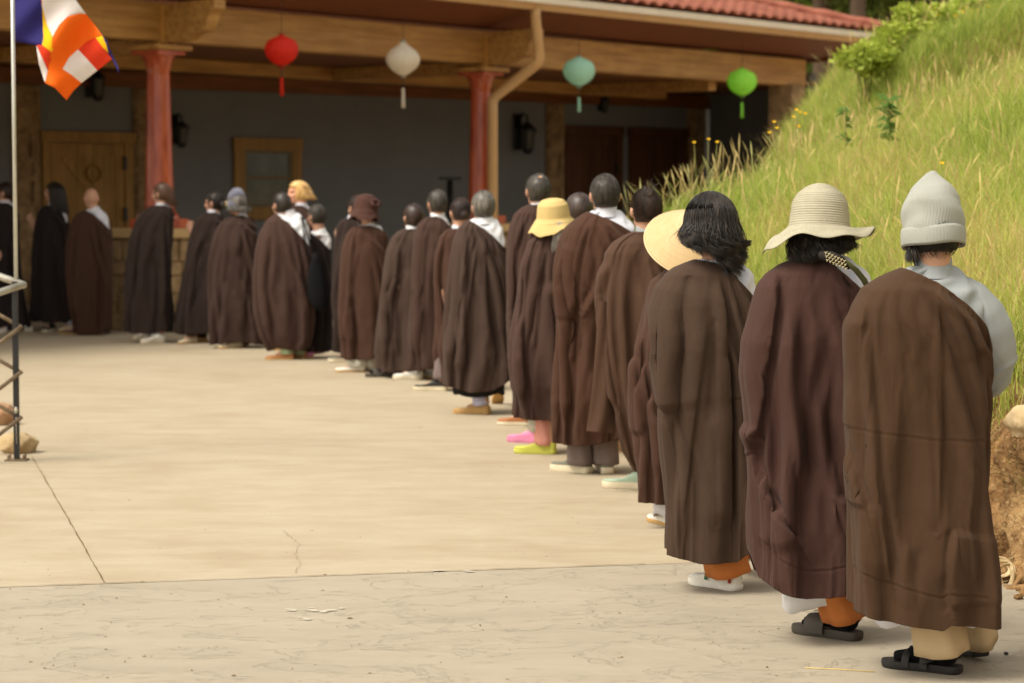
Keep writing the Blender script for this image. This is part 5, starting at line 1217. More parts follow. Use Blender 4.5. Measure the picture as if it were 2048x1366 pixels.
# 24: beanie
b24 = person(1848, 1345, [(532, 1815, 1925), (540, 1792, 1940), (553, 1760, 1958), (575, 1722, 1978), (605, 1700, 1990), (640, 1684, 1995), (700, 1687, 1995), (760, 1693, 1990), (860, 1688, 1990), (910, 1690, 1984), (980, 1698, 1978), (1050, 1704, 1980), (1120, 1708, 1986), (1180, 1712, 1990), (1240, 1712, 1993)],
    (1870, 402), 6, RB['walnut'], 'person in a walnut brown robe and pale pointed knit beanie, nearest the camera', hi=True, seed=24, shirt=SH_grey, rim=[(1790, 530), (1822, 538), (1870, 560), (1935, 608), (1975, 650), (1992, 700), (1997, 735)], trous=('beige', .088, .062), hat=beanie(M_beanie, r=.098), collar=True,
    hair=(H_black, dict(nape=-.06, fuzz=60, vol=.97, extra=[mane(160, (-185, -150), (.07, .05), .0016, .005, .8, .01, (1.92, 1.98), clumps=8, cl=.008, pole=2.0, start=4)])), htilt=8,
    hem=[(1700, 1226), (1758, 1242), (1830, 1252), (1884, 1260), (1900, 1248), (1940, 1254), (1995, 1259)], fld=.55,
    feet=[(1898, 1346, 51, 0, ('sandal', 'black'), 1.0), (1952, 1320, 14, 4, ('sandal', 'black'), 1.0)], under=(SH_lav, .17, .21, .05),
    sleeve=[(1915, 575, .02, .050), (1938, 598, .02, .070), (1958, 630, .02, .081), (1974, 662, .03, .084), (1985, 695, .05, .084), (1986, 725, .08, .078), (1983, 750, .11, .068), (1980, 768, .14, .052), (1978, 778, .18, .03)],
    folds=[('step', .016, .05, [(1738, 590), (1735, 640), (1745, 740), (1754, 830), (1758, 966), (1775, 1090), (1791, 1250)]), ('seam', .0035, .006, [(1880, 560), (1866, 640), (1862, 720), (1865, 860), (1871, 960), (1871, 1060), (1866, 1110)]),
        ('ridge', .010, .022, [(1865, 575), (1930, 680), (1985, 850)]), ('ridge', .010, .018, [(1895, 575), (1960, 660), (1992, 760)]), ('ridge', .007, .02, [(1840, 580), (1900, 760), (1975, 960)]), ('ridge', .009, .016, [(1915, 575), (1970, 640), (1994, 700)]), ('step', .008, .03, [(1820, 560), (1900, 590), (1960, 660), (1990, 730)]),
        ('step', .014, .035, [(1688, 850), (1705, 930), (1722, 990), (1735, 1050)]), ('stepr', .016, .04, [(1905, 1060), (1893, 1130), (1892, 1200), (1900, 1256)]),
        ('seam', .0011, .005, [(1684, 858), (1760, 868), (1870, 882), (1995, 885)]), ('ridge', .010, .02, [(1712, 620), (1706, 760), (1716, 900)]), ('seam', .0013, .005, [(1710, 1178), (1790, 1192), (1880, 1206), (1994, 1208)]), ('ridge', .011, .02, [(1940, 900), (1930, 1050), (1950, 1220)]), ('ridge', .010, .022, [(1820, 1080), (1812, 1160), (1822, 1250)])])
# 23: sun hat
b23 = person(1655, 1282, [(510, 1610, 1700), (516, 1590, 1715), (528, 1560, 1735), (545, 1535, 1752), (570, 1518, 1765), (600, 1503, 1772), (640, 1490, 1776), (680, 1474, 1778), (740, 1486, 1775), (800, 1500, 1768), (860, 1499, 1760), (950, 1508, 1750), (1050, 1514, 1742), (1120, 1511, 1735), (1160, 1513, 1730), (1192, 1522, 1726)],
    (1640, 392), 8, RB['plum'], 'person in a plum brown robe and wide cream straw sun hat', hi=True, seed=23, shirt=SH_lav, rim=[(1590, 506), (1645, 512), (1685, 540), (1730, 585), (1770, 640)], trous=('orange', .078, .070), hat=sunhat, htilt=10,
    hair=(H_black, dict(nape=-.09, vol=.98, fuzz=0, ears=True, extra=[mane(2600, (-178, -95), (.105, .10), .0016, .013, 1.0, .05, (1.76, 1.80), clumps=34, cl=.013, pole=1.84, start=3), mane(2400, (-95, 0), (.09, .07), .0016, .013, 1.1, .05, (1.76, 1.80), clumps=30, cl=.013, pole=1.84, start=3)])),
    hem=[(1505, 1110), (1524, 1165), (1567, 1190), (1613, 1200), (1660, 1199), (1704, 1192), (1725, 1180)], fld=.6, under=(SH_white, .11, .17, .075),
    feet=[(1700, 1279, 40, 0, ('slide', 'darkgrey'), 1.02), (1700, 1262, 30, 0, None)],
    folds=[('step', .018, .05, [(1562, 530), (1558, 634), (1536, 745), (1528, 830), (1512, 960)]), ('ridge', .014, .024, [(1577, 600), (1578, 700), (1590, 810), (1600, 903), (1628, 974), (1645, 1030)]), ('step', .02, .05, [(1520, 850), (1518, 945), (1547, 1032), (1585, 1090), (1613, 1135)]),
        ('ridge', .014, .024, [(1636, 780), (1658, 966), (1692, 1090), (1712, 1180)]), ('ridge', .010, .02, [(1660, 540), (1700, 620), (1740, 720)]), ('ridge', .009, .016, [(1690, 530), (1730, 580), (1762, 640)]), ('step', .010, .03, [(1650, 520), (1700, 545), (1745, 590)]), ('ridge', .012, .02, [(1500, 700), (1530, 850), (1545, 1000)]),
        ('seam', .0013, .005, [(1520, 1130), (1580, 1158), (1640, 1165), (1720, 1152)]), ('stepr', .014, .04, [(1670, 1000), (1700, 1100), (1722, 1185)]), ('seam', .002, .005, [(1700, 560), (1705, 800), (1700, 1000)])])
# 22: curly hair
b22 = person(1432, 1180, [(518, 1390, 1485), (524, 1372, 1496), (534, 1346, 1510), (548, 1326, 1520), (575, 1314, 1527), (620, 1300, 1532), (660, 1289, 1534), (690, 1287, 1532), (725, 1300, 1528), (760, 1309, 1525), (820, 1313, 1522), (900, 1325, 1518), (960, 1334, 1515), (1040, 1336, 1510), (1122, 1339, 1508)],
    (1422, 386), 4, RB['olive'], 'person in an olive brown robe with long loose curly black hair', hi=True, seed=22, shirt=SH_lav, rim=[(1380, 516), (1440, 526), (1465, 545), (1500, 582), (1530, 620)], trous=('orange', .088, .058), htilt=4,
    hair=(H_black, dict(nape=-.09, vol=.97, fuzz=0, ears=True, fringe=.2, extra=[mane(3600, (-210, 30), (.05, .12), .0014, .004, .8, .03, (.03, .10), clumps=160, cl=.014, pole=1.72), mane(2400, (-190, 10), (.05, .12), .0014, .005, .8, .04, (.3, 1.3), clumps=140, cl=.016, pole=1.72),
        mane(2600, (-165, -100), (.085, .12), .0013, .026, 1.7, .03, (.3, 1.5), clumps=40, cl=.006, pole=1.72), mane(2600, (-100, -50), (.12, .20), .0013, .026, 2.2, .02, (.5, 1.6), clumps=40, drift=(.02, -.01), cl=.006), mane(1700, (-50, -8), (.19, .13), .0013, .026, 2.0, .02, (.6, 1.6), clumps=26, drift=(.01, -.03), cl=.006),
        mane(90, (-160, -15), (.10, .16), .0006, .034, 1.2, .10, (.2, 1.5), clumps=90, cl=.03)])),
    hem=[(1338, 1116), (1400, 1130), (1475, 1129), (1508, 1106), (1530, 1100)], fld=.5,
    feet=[(1464, 1180, 36, 0, ('sneaker', 'white'), .98), (1502, 1152, 16, 22, ('sneaker', 'white'), .98)],
    folds=[('step', .018, .05, [(1440, 545), (1452, 585), (1452, 667), (1456, 807), (1460, 905), (1462, 1000), (1466, 1126)]), ('stepr', .022, .045, [(1322, 545), (1309, 600), (1309, 720), (1320, 790), (1336, 862)]), ('ridge', .012, .022, [(1344, 553), (1347, 700), (1341, 862), (1350, 1060)]),
        ('ridge', .008, .03, [(1400, 560), (1395, 760), (1392, 900)]), ('ridge', .009, .014, [(1470, 560), (1500, 620), (1524, 690)]), ('ridge', .009, .016, [(1460, 600), (1490, 690), (1518, 780)]), ('seam', .002, .005, [(1462, 800), (1524, 800)]), 
        ('seam', .0025, .006, [(1430, 640), (1432, 900), (1436, 1100)]), ('ridge', .012, .024, [(1480, 900), (1490, 1000), (1488, 1100)])])
# 21: conical hat
def conical(body, HF_, B, Y0):
    mb = MB(); n = 96; prof = [(.0005, .150), (.02, .140), (.10, .072), (.19, .002), (.236, -.040), (.240, -.046), (.236, -.048)]
    pz = np.array(prof); t = np.linspace(0, 6, 60); mb.lathe([(float(np.interp(q, range(7), pz[:, 0])), float(np.interp(q, range(7), pz[:, 1]))+(.0013 if int(i) % 3 == 0 else 0)) for i, q in enumerate(t)], n, f=lambda a, z: 1+.006*math.sin(a*48)**2)
    c = at(1392, 474, Y0-.02)-B
    M_ = Matrix.Translation(c) @ Matrix.Rotation(R(10), 4, 'Y') @ Matrix.Rotation(R(40), 4, 'X') @ Matrix.Translation((0, 0, 0))
    mb.xf(M_); o = mb.build('conical_hat', M_cone, body); q = o.modifiers.new('t', 'SOLIDIFY'); q.thickness = .002; q.offset = -1
    mb = MB()
    for j in range(64):
        a = 2*PI*j/64; mb.tube([(.03*math.cos(a), .03*math.sin(a), .1335), (.12*math.cos(a), .12*math.sin(a), .0575), (.234*math.cos(a), .234*math.sin(a), -.0365)], .0016, 4, cap=False)
    mb.tube([(.238*math.cos(a), .238*math.sin(a), -.044) for a in np.linspace(0, 2*PI, 80)], .004, 6, cap=False)
    mb.xf(M_); mb.build('straw_ribs', mat('pale_straw_rib', lin(222, 198, 156), .6), o)
person(1350, 1052, [(535, 1345, 1420), (545, 1322, 1435), (560, 1300, 1446), (585, 1286, 1452), (640, 1275, 1455), (680, 1268, 1456), (720, 1262, 1456), (780, 1258, 1456), (850, 1264, 1456), (920, 1276, 1450), (1010, 1285, 1445)],
    (1390, 425), 8, RB['red'], 'person in a reddish brown robe under a wide conical straw hat, behind the curly hair', seed=21, shirt=SH_lav, rim=(1.5, .15), hat=conical, hair=(H_black, dict(fuzz=20)), under=(SH_lav, .05, .12, .04), feet=[(1340, 1052, 10, 0, ('slipper', 'white')), (1420, 1045, 10, 0, ('slipper', 'white'))],
    hem=[(1284, 1008), (1335, 1012), (1445, 1010)], folds=[('step', .016, .04, [(1300, 560), (1278, 640), (1290, 760), (1330, 900), (1334, 1010)]), ('step', .018, .04, [(1265, 700), (1282, 800), (1290, 900)]), ('ridge', .014, .02, [(1300, 620), (1310, 800), (1312, 1000)])])
# 20: bun
person(1275, 983, [(462, 1268, 1322), (470, 1248, 1334), (484, 1224, 1350), (505, 1205, 1360), (545, 1196, 1364), (600, 1191, 1366), (650, 1193, 1366), (700, 1199, 1366), (760, 1212, 1364), (820, 1224, 1362), (880, 1236, 1360), (925, 1252, 1356), (955, 1272, 1350)],
    (1293, 378), 12, RB['brown'], 'person in a light brown robe with dark hair bun, left of the conical hat', seed=20, shirt=SH_grey, rim=(1.55, .12), hair=(H_brown, dict(nape=-.06, flow=(0, -.6, .8), fl=.07, lift=.03, wild=.12, cn=1800, extra=[bun((.0, -.075, .085), .026), locks(10, (0, -.07, .10), (.0, -.06, .14), .003, .012, 1, .02)])), under=(RB['choc'], .40, .47, .06),
    trous=('dark', .08, .22), feet=[(1290, 978, 60, 0, ('runner', 'mint'), 1.0), (1330, 970, 20, 0, None)], hem=[(1235, 905), (1252, 935), (1285, 955), (1350, 950)],
    folds=[('step', .022, .05, [(1222, 520), (1202, 600), (1212, 720), (1240, 860)]), ('ridge', .016, .02, [(1240, 560), (1252, 700), (1268, 900)]), ('ridge', .014, .022, [(1216, 640), (1230, 780), (1254, 920)]), ('ridge', .012, .016, [(1290, 500), (1310, 600), (1316, 700)])])
# hanging sleeve flap of that robe
def flap(owner, px, pts_l, pts_r, m, dy=-.06, name='sleeve'):
    body, B, HF_ = owner; V = []; n = len(pts_l); kx = 16
    tl = np.linspace(0, n-1, 50)
    L = np.array(pts_l, float); Rr = np.array(pts_r, float)
    for side in (0, 1):
        for q in tl:
            a = np.array([np.interp(q, range(n), L[:, i]) for i in (0, 1)]); b_ = np.array([np.interp(q, range(n), Rr[:, i]) for i in (0, 1)])
            for j in range(kx+1):
                t = j/kx; p = a*(1-t)+b_*t; c = at(p[0], p[1], B.y+dy+(.10 if side else -.035)*math.sin(PI*t)**.7-.008*math.sin(t*9+q)) - B; V.append(tuple(c))
    F = []; w = kx+1; h = 50
    for sd in (0, 1):
        for i in range(h-1):
            for j in range(kx):
                q = (sd*h*w+i*w+j, sd*h*w+i*w+j+1, sd*h*w+(i+1)*w+j+1, sd*h*w+(i+1)*w+j); F.append(q if sd == 0 else q[::-1])
    return mesh(name, V, F, m, body)
flap(PERS[-1] and (PERS[-1][0], PERS[-1][1], None), 0, [(1196, 600), (1192, 680), (1186, 760), (1177, 830), (1172, 862)], [(1240, 610), (1236, 690), (1232, 780), (1230, 840), (1230, 866)], RB['brown'])
# 19: tall man, grey trousers
person(1190, 940, [(420, 1180, 1246), (427, 1165, 1255), (438, 1148, 1268), (452, 1130, 1280), (475, 1116, 1288), (510, 1106, 1292), (545, 1099, 1294), (580, 1104, 1294), (620, 1112, 1292), (700, 1114, 1286), (780, 1110, 1272), (840, 1108, 1262), (890, 1110, 1240)],
    (1210, 350), 10, RB['russet'], 'tall person in a russet robe with cropped grey hair and chunky grey shoes', seed=19, shirt=SH_lav, rim=[(1175, 422), (1200, 430), (1235, 446), (1272, 468), (1290, 486)], hair=(H_sp, dict(nape=-.07, fl=.02, lift=.03, cn=2200, vol=.99)), trous=('grey', .078, .05), hscale=1.0,
    feet=[(1170, 946, 38, 0, ('runner', 'grey'), 1.05), (1214, 947, -4, 0, ('runner', 'grey'), 1.05)], hem=[(1105, 888), (1150, 893), (1190, 890), (1240, 880)],
    folds=[('step', .018, .05, [(1180, 440), (1158, 520), (1150, 640), (1146, 780), (1140, 890)]), ('ridge', .015, .02, [(1200, 440), (1235, 540), (1270, 640)]), ('ridge', .013, .018, [(1215, 440), (1255, 500), (1288, 580)]), ('ridge', .014, .02, [(1190, 450), (1215, 580), (1250, 740)]), ('ridge', .016, .022, [(1108, 560), (1140, 640), (1150, 700)]), ('stepr', .014, .04, [(1130, 480), (1108, 560), (1118, 660)])])
# 17 / 18
buck = brimhat(M_bucket, [(.0005, .125), (.03, .124), (.065, .115), (.088, .09), (.095, .05), (.099, .012), (.108, .0), (.13, -.022), (.152, -.048), (.158, -.058)], tilt=(6, -6), wave=.012, wf=4, ph=1, asp=1.08, off=(0, -.006, .01), droop=lambda a: -.02*max(0, math.cos(a-PI)))
person(1100, 905, [(466, 1080, 1124), (472, 1068, 1136), (484, 1054, 1146), (505, 1045, 1152), (550, 1040, 1156), (600, 1038, 1156), (660, 1026, 1156), (720, 1018, 1154), (780, 1024, 1150), (840, 1038, 1148)],
    (1107, 405), 14, RB['umber'], 'person in a yellow bucket hat with a pale grey ponytail and yellow clogs', seed=17, hat=buck, hair=(H_lgrey, dict(nape=-.09, fuzz=80, vol=.97, extra=[mane(260, (-95, -85), (.17, .17), .003, .006, .6, .02, (1.68, 1.72), clumps=8, cl=.018, start=4)])), trous=('pink', .06, .055), under=(TR['pale'], .145, .22, .05),
    feet=[(1100, 908, 60, 0, ('clog', 'yellow'), .96), (1180, 905, 10, 0, ('clog', 'yellow'), .96)], hem=[(1035, 838), (1070, 842), (1150, 845)],
    folds=[('step', .018, .04, [(1060, 500), (1048, 600), (1044, 720), (1050, 840)]), ('ridge', .016, .02, [(1030, 660), (1044, 760), (1060, 840)]), ('ridge', .014, .02, [(1090, 520), (1120, 640), (1130, 760)])])
person(1135, 884, [(452, 1140, 1178), (460, 1122, 1188), (475, 1108, 1196), (510, 1100, 1200), (600, 1098, 1200), (700, 1098, 1200), (790, 1100, 1196)],
    (1158, 388), 14, RB['russet'], 'person with dark brown hair almost hidden behind the yellow bucket hat, one pink clog showing', seed=18, hair=(H_brown, dict(nape=-.09, fuzz=150, fl=.04, vol=1.1)), trous=('pink', .055, .07), feet=[(1082, 886, 50, 0, ('clog', 'pink'), 1.0), (1150, 880, 14, 0, None)])
# 16
person(1062, 852, [(408, 1058, 1102), (414, 1044, 1112), (426, 1028, 1124), (450, 1018, 1132), (490, 1012, 1136), (540, 1010, 1136), (600, 1014, 1136), (680, 1018, 1134), (760, 1024, 1128), (815, 1036, 1120)],
    (1076, 349), 16, RB['umber'], 'person with thinning dark hair and a white collar, left of the yellow bucket hat', seed=16, shirt=SH_white, rim=(1.45, .12), hair=(H_sp, dict(nape=-.07, bald=.016, fuzz=200, fl=.015, vol=.985)), trous=('dark', .06, .08), feet=[(1062, 851, 62, 0, ('canvas', 'orange'), 1.0), (1090, 845, 20, 0, None)],
    folds=[('step', .018, .04, [(1056, 425), (1032, 500), (1026, 640), (1032, 800)]), ('ridge', .015, .02, [(1066, 440), (1066, 600), (1070, 760)])])
# 15
person(958, 822, [(437, 942, 996), (443, 928, 1004), (455, 914, 1012), (475, 906, 1018), (510, 900, 1022), (560, 896, 1024), (620, 892, 1024), (700, 891, 1024), (780, 892, 1022)],
    (966, 383), 18, RB['taupe'], 'person with grey hair and a broad white shoulder, stepping with one tan shoe lifted', seed=15, shirt=SH_white, rim=[(935, 438), (958, 450), (985, 470), (1008, 494), (1020, 506)], hair=(H_grey, dict(nape=-.075, fuzz=350, fl=.03, vol=1.05)), trous=('lav', .058, .06), under=(mat('black_inner_robe', (.008, .007, .007), .9), .14, .2, .03),
    feet=[(970, 828, 55, 0, ('slipper', 'tan'), 1.02), (1006, 812, -5, 52, ('slipper', 'tan'), 1.02)], hem=[(890, 772), (940, 785), (985, 782), (1024, 760)],
    folds=[('step', .020, .05, [(940, 455), (934, 560), (930, 700), (926, 785)]), ('ridge', .013, .018, [(950, 450), (985, 540), (1015, 640)]), ('ridge', .012, .018, [(962, 450), (1000, 510), (1020, 570)]), ('ridge', .012, .02, [(960, 560), (985, 700), (1000, 770)])])
# 14
person(905, 780, [(456, 900, 938), (462, 888, 948), (474, 876, 954), (500, 870, 958), (560, 868, 960), (620, 874, 960), (700, 876, 958), (770, 880, 950)],
    (920, 397), 22, RB['red'], 'person with brown hair in a clipped bun, peeking out left of the grey-haired stepping person', seed=14, shirt=SH_lav, rim=(1.6, .1), hair=(H_brown, dict(nape=-.06, flow=(0, -1, -.2), fl=.06, wild=.12, extra=[bun((0, -.10, -.02), .036)])), trous=('grey', .05, .09), feet=[(885, 782, 60, 0, ('runner', 'black'), 1.0), (930, 776, 30, 0, ('slipper', 'tan'))],
    folds=[('step', .02, .04, [(885, 480), (876, 560), (890, 640), (896, 760)]), ('ridge', .016, .018, [(880, 600), (886, 680), (900, 770)])])
# 13
person(865, 760, [(432, 858, 892), (438, 846, 900), (450, 832, 906), (475, 824, 910), (520, 820, 912), (600, 820, 912), (680, 822, 910), (738, 828, 906)],
    (874, 381), 25, RB['umber'], 'person with short dark hair and white collar, right of the drooping-headed one', seed=13, shirt=SH_white, rim=(1.45, .13), hair=(H_sp, dict(nape=-.07, fuzz=220, fl=.02)), trous=('white', .05, .06), feet=[(838, 758, 62, 0, ('canvas', 'white'), .95), (866, 757, 40, 0, ('slipper', 'cream'), .95)],
    folds=[('step', .02, .04, [(856, 450), (848, 560), (850, 740)]), ('ridge', .018, .018, [(836, 560), (838, 740)])])
# 12
person(798, 755, [(457, 808, 844), (462, 796, 852), (474, 782, 858), (500, 770, 862), (550, 762, 864), (620, 761, 864), (690, 762, 862), (740, 765, 858)],
    (826, 408), 28, RB['taupe'], 'person with bowed brown head and narrow white collar, right of the floppy brown hat', seed=12, shirt=SH_white, rim=(1.7, .04), hair=(H_brown, dict(nape=-.08, fuzz=120, vol=1.06)), feet=[(785, 754, 62, 0, ('slide', 'darkgrey'), 1.0), (806, 752, 50, 0, ('slide', 'darkgrey'), 1.0)], htilt=-14,
    folds=[('step', .02, .04, [(800, 480), (792, 600), (800, 740)]), ('ridge', .018, .018, [(775, 540), (772, 740)]), ('ridge', .018, .018, [(820, 560), (822, 740)])])
# 11
def floppy(body, HF_, B, Y0):
    brimhat(M_cap, [(.0005, .125), (.04, .124), (.078, .108), (.098, .07), (.104, .02), (.108, -.02), (.125, -.06), (.140, -.10), (.142, -.112)], tilt=(-4, 8), wave=.016, wf=4, ph=.6, asp=1.1, off=(0, -.01, .0))(body, HF_, B, Y0)
    mb = MB()
    for k in range(5): mb.tube([(.03+.055*math.cos(a)*(1-.1*k), -.105-.014*k*math.sin(a+k), .045+.032*math.sin(a)*(1-.1*k)) for a in np.linspace(0, 2*PI, 16)], .016, 8, cap=False)
    mb.xf(HF_); mb.build('hat_bow', M_cap, body)
person(728, 742, [(450, 712, 762), (457, 700, 770), (468, 690, 776), (490, 682, 780), (540, 679, 782), (600, 679, 784), (660, 684, 784), (714, 692, 780)],
    (730, 392), 30, RB['red'], 'person in a floppy plum-brown hat with a bow at the back', seed=11, shirt=SH_white, rim=(1.5, .09), hat=floppy, hair=(H_brown, dict(fuzz=0)), trous=('pale', .085, .04), feet=[(722, 744, 60, 0, ('slipper', 'white')), (745, 743, 40, 0, ('slipper', 'white'))],
    folds=[('step', .02, .04, [(708, 470), (702, 580), (712, 714)]), ('ridge', .016, .018, [(735, 500), (735, 700)])])
# 10
person(700, 722, [(436, 690, 726), (442, 678, 736), (455, 670, 742), (480, 664, 746), (540, 662, 748), (620, 664, 748), (700, 672, 744)],
    (714, 392), 35, RB['dark'], 'person in a dark robe mostly hidden behind the floppy brown hat', seed=10, hair=(H_brown, dict(fuzz=60)), feet=[(704, 724, 62, 0, ('runner', 'grey'), .95), (715, 720, 40, 0, None)])
# 9
b9 = person(640, 715, [(462, 622, 656), (468, 612, 662), (480, 606, 667), (510, 603, 668), (560, 602, 668), (620, 604, 667), (700, 612, 662)],
    (632, 410), 45, RB['black'], 'person in a blackish robe with a white shoulder, right of the black shoulder bag', seed=9, shirt=SH_white, rim=[(615, 462), (635, 474), (666, 505)], hair=(H_sp, dict()), feet=[(620, 716, 60, 0, ('slipper', 'pink')), (645, 715, 50, 0, None)], hscale=.97)
# 8
person(600, 699, [(410, 586, 618), (418, 574, 626), (432, 566, 634), (470, 560, 638), (560, 558, 640), (680, 562, 636)],
    (596, 363), 118, RB['choc'], 'blond person whose face is turned towards the camera in front of the window', seed=8, shirt=SH_lav, rim=(1.5, .12), hair=(H_blond, dict(nape=-.09, vol=1.16, fuzz=200, fl=.04, ears=True, extra=[mane(500, (-200, 20), (.06, .06), .005, .012, 1.2, .08, (.1, 1.4), clumps=40, cl=.02)])), feet=[(590, 700, 0, 0, ('slipper', 'tan')), (610, 700, 0, 0, ('slipper', 'tan'))], skin=mat('fair_skin', lin(226, 166, 136), .55, spec=.35))
# 7
b7 = person(572, 718, [(425, 556, 598), (431, 544, 608), (442, 530, 618), (462, 518, 626), (500, 511, 630), (560, 510, 630), (620, 514, 628), (670, 528, 622), (697, 545, 612)],
    (562, 386), 40, RB['umber'], 'person with short black hair and broad white shoulder, black bag on the back', seed=7, shirt=SH_white, rim=[(550, 426), (572, 440), (600, 468), (626, 500)], hair=(H_black, dict(nape=-.07, fuzz=220, fl=.03, vol=1.05)), trous=('green', .062, .045), feet=[(580, 719, 55, 0, ('slipper', 'orange'), 1.0), (605, 717, 40, 0, ('slipper', 'orange'), 1.0)],
    folds=[('ridge', .018, .018, [(560, 450), (590, 540), (620, 620)]), ('ridge', .016, .016, [(572, 445), (605, 500), (628, 560)]), ('step', .02, .05, [(545, 455), (530, 560), (545, 690)]), ('ridge', .016, .02, [(575, 560), (575, 690)])])
# 6
person(478, 694, [(430, 468, 494), (437, 450, 506), (448, 436, 512), (465, 424, 517), (500, 415, 520), (545, 416, 522), (600, 418, 526), (650, 421, 530), (684, 428, 534)],
    (472, 385), 50, RB['choc'], 'person in a slate grey knit beanie with grey curls below it', seed=6, hat=beanie(M_beanie2, r=.088, point=False, z0=-.03), shirt=SH_lav, rim=(1.6, .1), hair=(H_grey, dict(nape=-.10, vol=1.1, fuzz=120, extra=[mane(400, (-190, 0), (.05, .05), .005, .012, 1.2, .08, (1.85, 1.95), clumps=30, cl=.02, start=4, pole=1.98)])), feet=[(478, 696, 70, 0, ('slipper', 'cream')), (525, 692, 60, 20, ('slipper', 'tan'), 1.0)], trous=('dark', .05, .06),
    folds=[('ridge', .02, .02, [(450, 470), (448, 560), (455, 680)]), ('step', .02, .04, [(480, 460), (490, 560), (520, 680)]), ('ridge', .02, .02, [(490, 520), (480, 680)])])
# 5
clip = lambda mb, r2: None
b5 = person(410, 684, [(424, 412, 440), (430, 398, 446), (442, 386, 450), (470, 375, 453), (520, 368, 454), (580, 362, 455), (664, 357, 452)],
    (428, 385), 68, RB['dark'], 'person with black hair held by a pale clip, left of the slate grey beanie', seed=5, shirt=SH_lav, rim=(1.6, .08), hair=(H_black, dict(nape=-.09, fuzz=120, extra=[bun((0, -.10, -.02), .045)])), feet=[(388, 686, 75, 0, ('slipper', 'cream')), (408, 684, 70, 0, ('slipper', 'tan'), 1.0)],
    folds=[('ridge', .02, .02, [(400, 460), (385, 560), (380, 660)]), ('ridge', .02, .02, [(425, 480), (415, 660)])])
mb = MB()
for dx in (-.018, .018): mb.tube([(dx-.006, -.145, -.03), (dx, -.152, .0), (dx+.006, -.146, .02)], .006, 6)
mb.tube([(-.022, -.15, .0), (.022, -.15, 0)], .006, 6); mb.xf(b5[2]); mb.build('hair_clip', mat('pale_clip', lin(214, 190, 140), .4), b5[0])
# 4
person(305, 682, [(410, 306, 340), (416, 292, 345), (428, 276, 348), (445, 264, 349), (480, 256, 348), (540, 253, 345), (600, 254, 343), (662, 258, 341)],
    (322, 366), 62, RB['dark'], 'person with light brown hair standing in front of the left red column', seed=4, shirt=SH_lav, rim=(1.6, .08), hair=(H_lbrown, dict(nape=-.09, fuzz=140, vol=1.06, extra=[mane(200, (-100, -80), (.12, .12), .005, .006, .6, .04, (.4, 1.4), clumps=12, cl=.02)])), trous=('lav', .045, .07), feet=[(322, 686, 70, 0, ('runner', 'white'), 1.08), (300, 678, 80, 0, ('runner', 'white'), 1.0)],
    folds=[('ridge', .02, .02, [(300, 450), (290, 560), (285, 660)]), ('ridge', .02, .02, [(325, 470), (322, 660)]), ('step', .02, .04, [(280, 450), (268, 560), (270, 660)])])
# 3
b3 = person(182, 670, [(418, 172, 204), (424, 158, 212), (434, 146, 220), (455, 134, 225), (500, 130, 227), (560, 134, 226), (620, 142, 222), (664, 152, 212)],
    (181, 377), 30, RB['warm'], 'person with a shaved head and bare pale shoulder beside the golden door', seed=3, shirt=SH_lav, rim=[(165, 418), (184, 426), (206, 444), (226, 468)], feet=[(160, 668, 60, 0, ('slipper', 'black')), (200, 670, 50, 0, ('slipper', 'black'))],
    folds=[('ridge', .018, .02, [(180, 450), (205, 540), (218, 620)]), ('ridge', .018, .02, [(165, 470), (160, 640)]), ('step', .018, .04, [(150, 460), (146, 540), (165, 650)]), ('ridge', .016, .02, [(188, 540), (190, 650)])])
# 2
person(108, 661, [(410, 90, 122), (417, 80, 130), (430, 73, 138), (460, 66, 142), (520, 62, 142), (580, 62, 142), (640, 68, 146)],
    (106, 365), 84, RB['black'], 'person with long straight black hair and hands pressed together, left of the shaved head', seed=2, front=1.0, hair=(H_black, dict(nape=-.10, vol=1.05, fuzz=120, extra=[mane(700, (-185, -10), (.26, .26), .005, .003, .4, .03, (.05, 1.4), clumps=60, cl=.02)])), feet=[(104, 662, 80, 0, ('canvas', 'black'), 1.0), (140, 661, 75, 0, ('slipper', 'cream'))], trous=('lav', .04, .06),
    folds=[('ridge', .02, .02, [(110, 450), (100, 560), (98, 640)]), ('ridge', .02, .02, [(125, 480), (124, 640)])])
# 1
person(8, 665, [(405, -8, 26), (412, -20, 32), (425, -28, 36), (460, -34, 40), (540, -36, 40), (600, -36, 46), (655, -34, 56)],
    (8, 366), 80, RB['black'], 'person with dark pinned hair at the left edge, partly behind the flagpole', seed=1, shirt=SH_lav, rim=(1.6, .1), hair=(H_brown, dict(nape=-.07, fuzz=100, extra=[bun((0, -.10, .0), .04)])), feet=[(18, 666, 75, 0, ('canvas', 'white'), 1.0), (58, 664, 70, 0, ('canvas', 'white'), 1.0)],
    folds=[('ridge', .02, .02, [(10, 450), (10, 640)])])

# ---- carried things
M_bag = mat('black_bag_fabric', (.008, .008, .009), .9, bump=[(30, .5, .008, (1, 1, 1), 4)], spec=.1)
B7 = b7[1]; Yb = B7.y-.24
e = empty('shoulder_bag', at(632, 560, Yb)); tag(e, 'black fabric shoulder bag hanging on the back of the white-shouldered person', 'bag')
o0 = at(632, 560, Yb)
mb = MB(); pr = [(505, 628, 634), (520, 622, 638), (540, 617, 645), (565, 614, 652), (590, 616, 656), (608, 622, 656), (620, 632, 650)]
k = 24
for (y, xa, xb) in pr:
    a_ = at(xa, y, Yb)-o0; b_ = at(xb, y, Yb)-o0; c = (a_+b_)/2; hw = (b_.x-a_.x)/2
    for j in range(k): t = 2*PI*j/k; mb.V.append((c.x+hw*math.cos(t), c.y+.05*math.sin(t)*(hw/.1), c.z))
for i in range(len(pr)-1):
    for j in range(k): j2 = (j+1) % k; mb.F.append((i*k+j, (i+1)*k+j, (i+1)*k+j2, i*k+j2)); mb.M.append(0)
